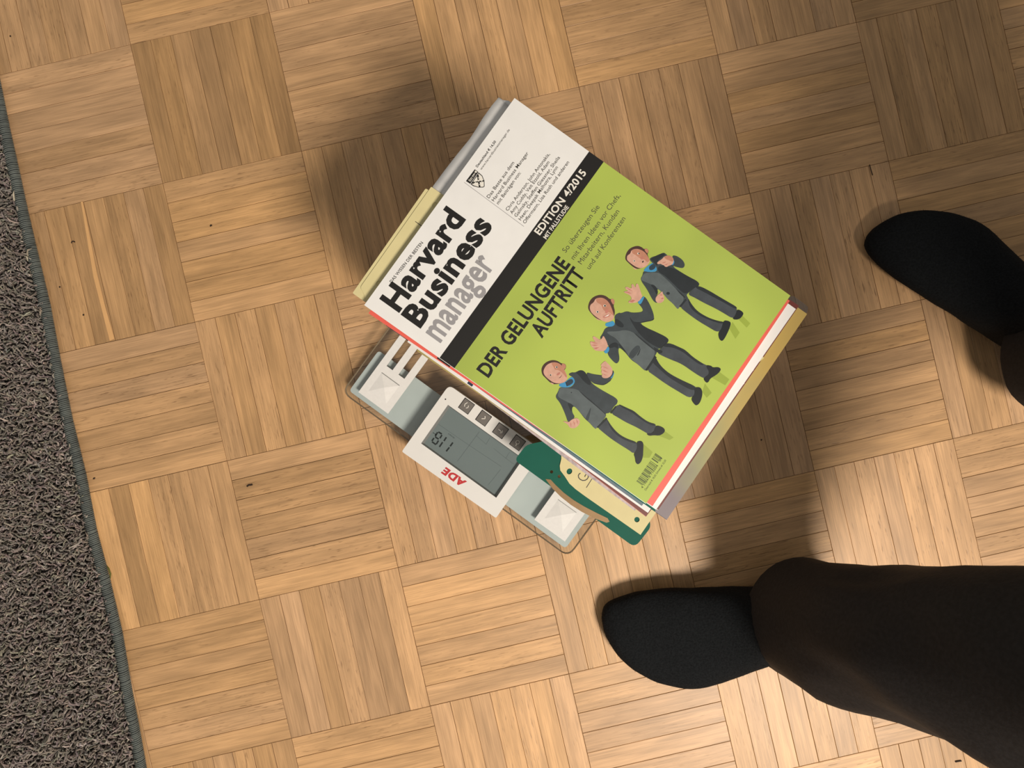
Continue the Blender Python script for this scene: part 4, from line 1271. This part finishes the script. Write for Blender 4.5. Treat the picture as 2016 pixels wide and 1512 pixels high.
# ------------------------------------------------------------------ small litter on the floor
def crumb(u, v, r, label, m, stretch=1.0, ang=0.0):
    c = at(u, v, .0006)
    n = 8
    vs, fs = [], []
    for ring, (k, z) in enumerate(((.7, 0.0), (1.0, r * .35), (.55, r * .8))):
        for q in range(n):
            t = 2 * math.pi * q / n
            rr = r * k * random.uniform(.8, 1.15)
            x, y = rr * math.cos(t) * stretch, rr * math.sin(t)
            vs.append((c.x + x * math.cos(ang) - y * math.sin(ang), c.y + x * math.sin(ang) + y * math.cos(ang), z))
    for k in range(2):
        for q in range(n): fs.append((k * n + q, k * n + (q + 1) % n, (k + 1) * n + (q + 1) % n, (k + 1) * n + q))
    fs += [tuple(range(n))[::-1], tuple(range(2 * n, 3 * n))]
    o = link('crumb', mesh_from(vs, fs, 'crumb', True), None, m)
    own_origin(o)
    return tag(o, label, 'crumb')
crumb(20, 71, .0010, 'tiny dark crumb on the parquet in the far upper left corner', M['crumb'])
crumb(117.5, 565, .0010, 'tiny dark crumb on a slat left of the pale filler strip', M['crumb'])
crumb(164, 620, .0010, 'tiny round dark crumb near the lower end of the pale strip', M['crumb'])
crumb(415, 444, .0011, 'small dark speck on the tile right of the pale strip', M['crumb'], 1.4, .6)
crumb(185, 942, .0009, 'small dark crumb beside the rug edge above the light slat', M['crumb'], 1.8, .5)
crumb(1499, 866, .0010, 'tiny dark speck between the stack and the lit floor patch', M['crumb'])
def curl(name, pts, w, label, cat, m, z=.0006):
    path = [at(u, v, z) for u, v in pts]
    o = link(name, tube(path, w, w * .8, 6), None, m)
    own_origin(o)
    return tag(o, label, cat)
curl('fibre', [(140.5, 479), (141.5, 476), (144, 475), (147.5, 476.5)], .0006, 'short dark curled fibre on the parquet near the rug', 'fibre', M['crumb'])
curl('fibre', [(486, 958), (490, 955), (493, 955), (497, 954)], .0008, 'dark fibre lying at the tile seam left of the scale', 'fibre', M['crumb'])
curl('fibre', [(1712, 324), (1715, 335), (1718, 345)], .0005, 'straight dark sliver above the far sock', 'fibre', M['crumb'])
curl('fibre', [(1881, 1500), (1886, 1499), (1893, 1498)], .0008, 'dark fibre at the bottom right beside the trouser leg', 'fibre', M['crumb'])
curl('leaf_bit', [(208, 1113), (214, 1120), (217.5, 1130), (217, 1137), (213, 1141)], .0010, 'small curled green brown leaf bit at the rug edge', 'leaf', M['leaf'])
# pale filler strip between two slats
fl = [at(u, v, .00004) for u, v in ((159, 397), (163, 397), (176, 462), (190, 535), (206, 600), (225, 667), (216, 671), (199, 604), (184, 545), (173, 480), (164, 425))]
for i, p in enumerate(fl): p.z = TOP + .0006
link('joint_sliver', prism([p.xy for p in fl], -.001, .0001), floor, mat('pale_filler', srgb(226, 176, 118), .5, var=.04), 'pale filler strip in a slat joint')
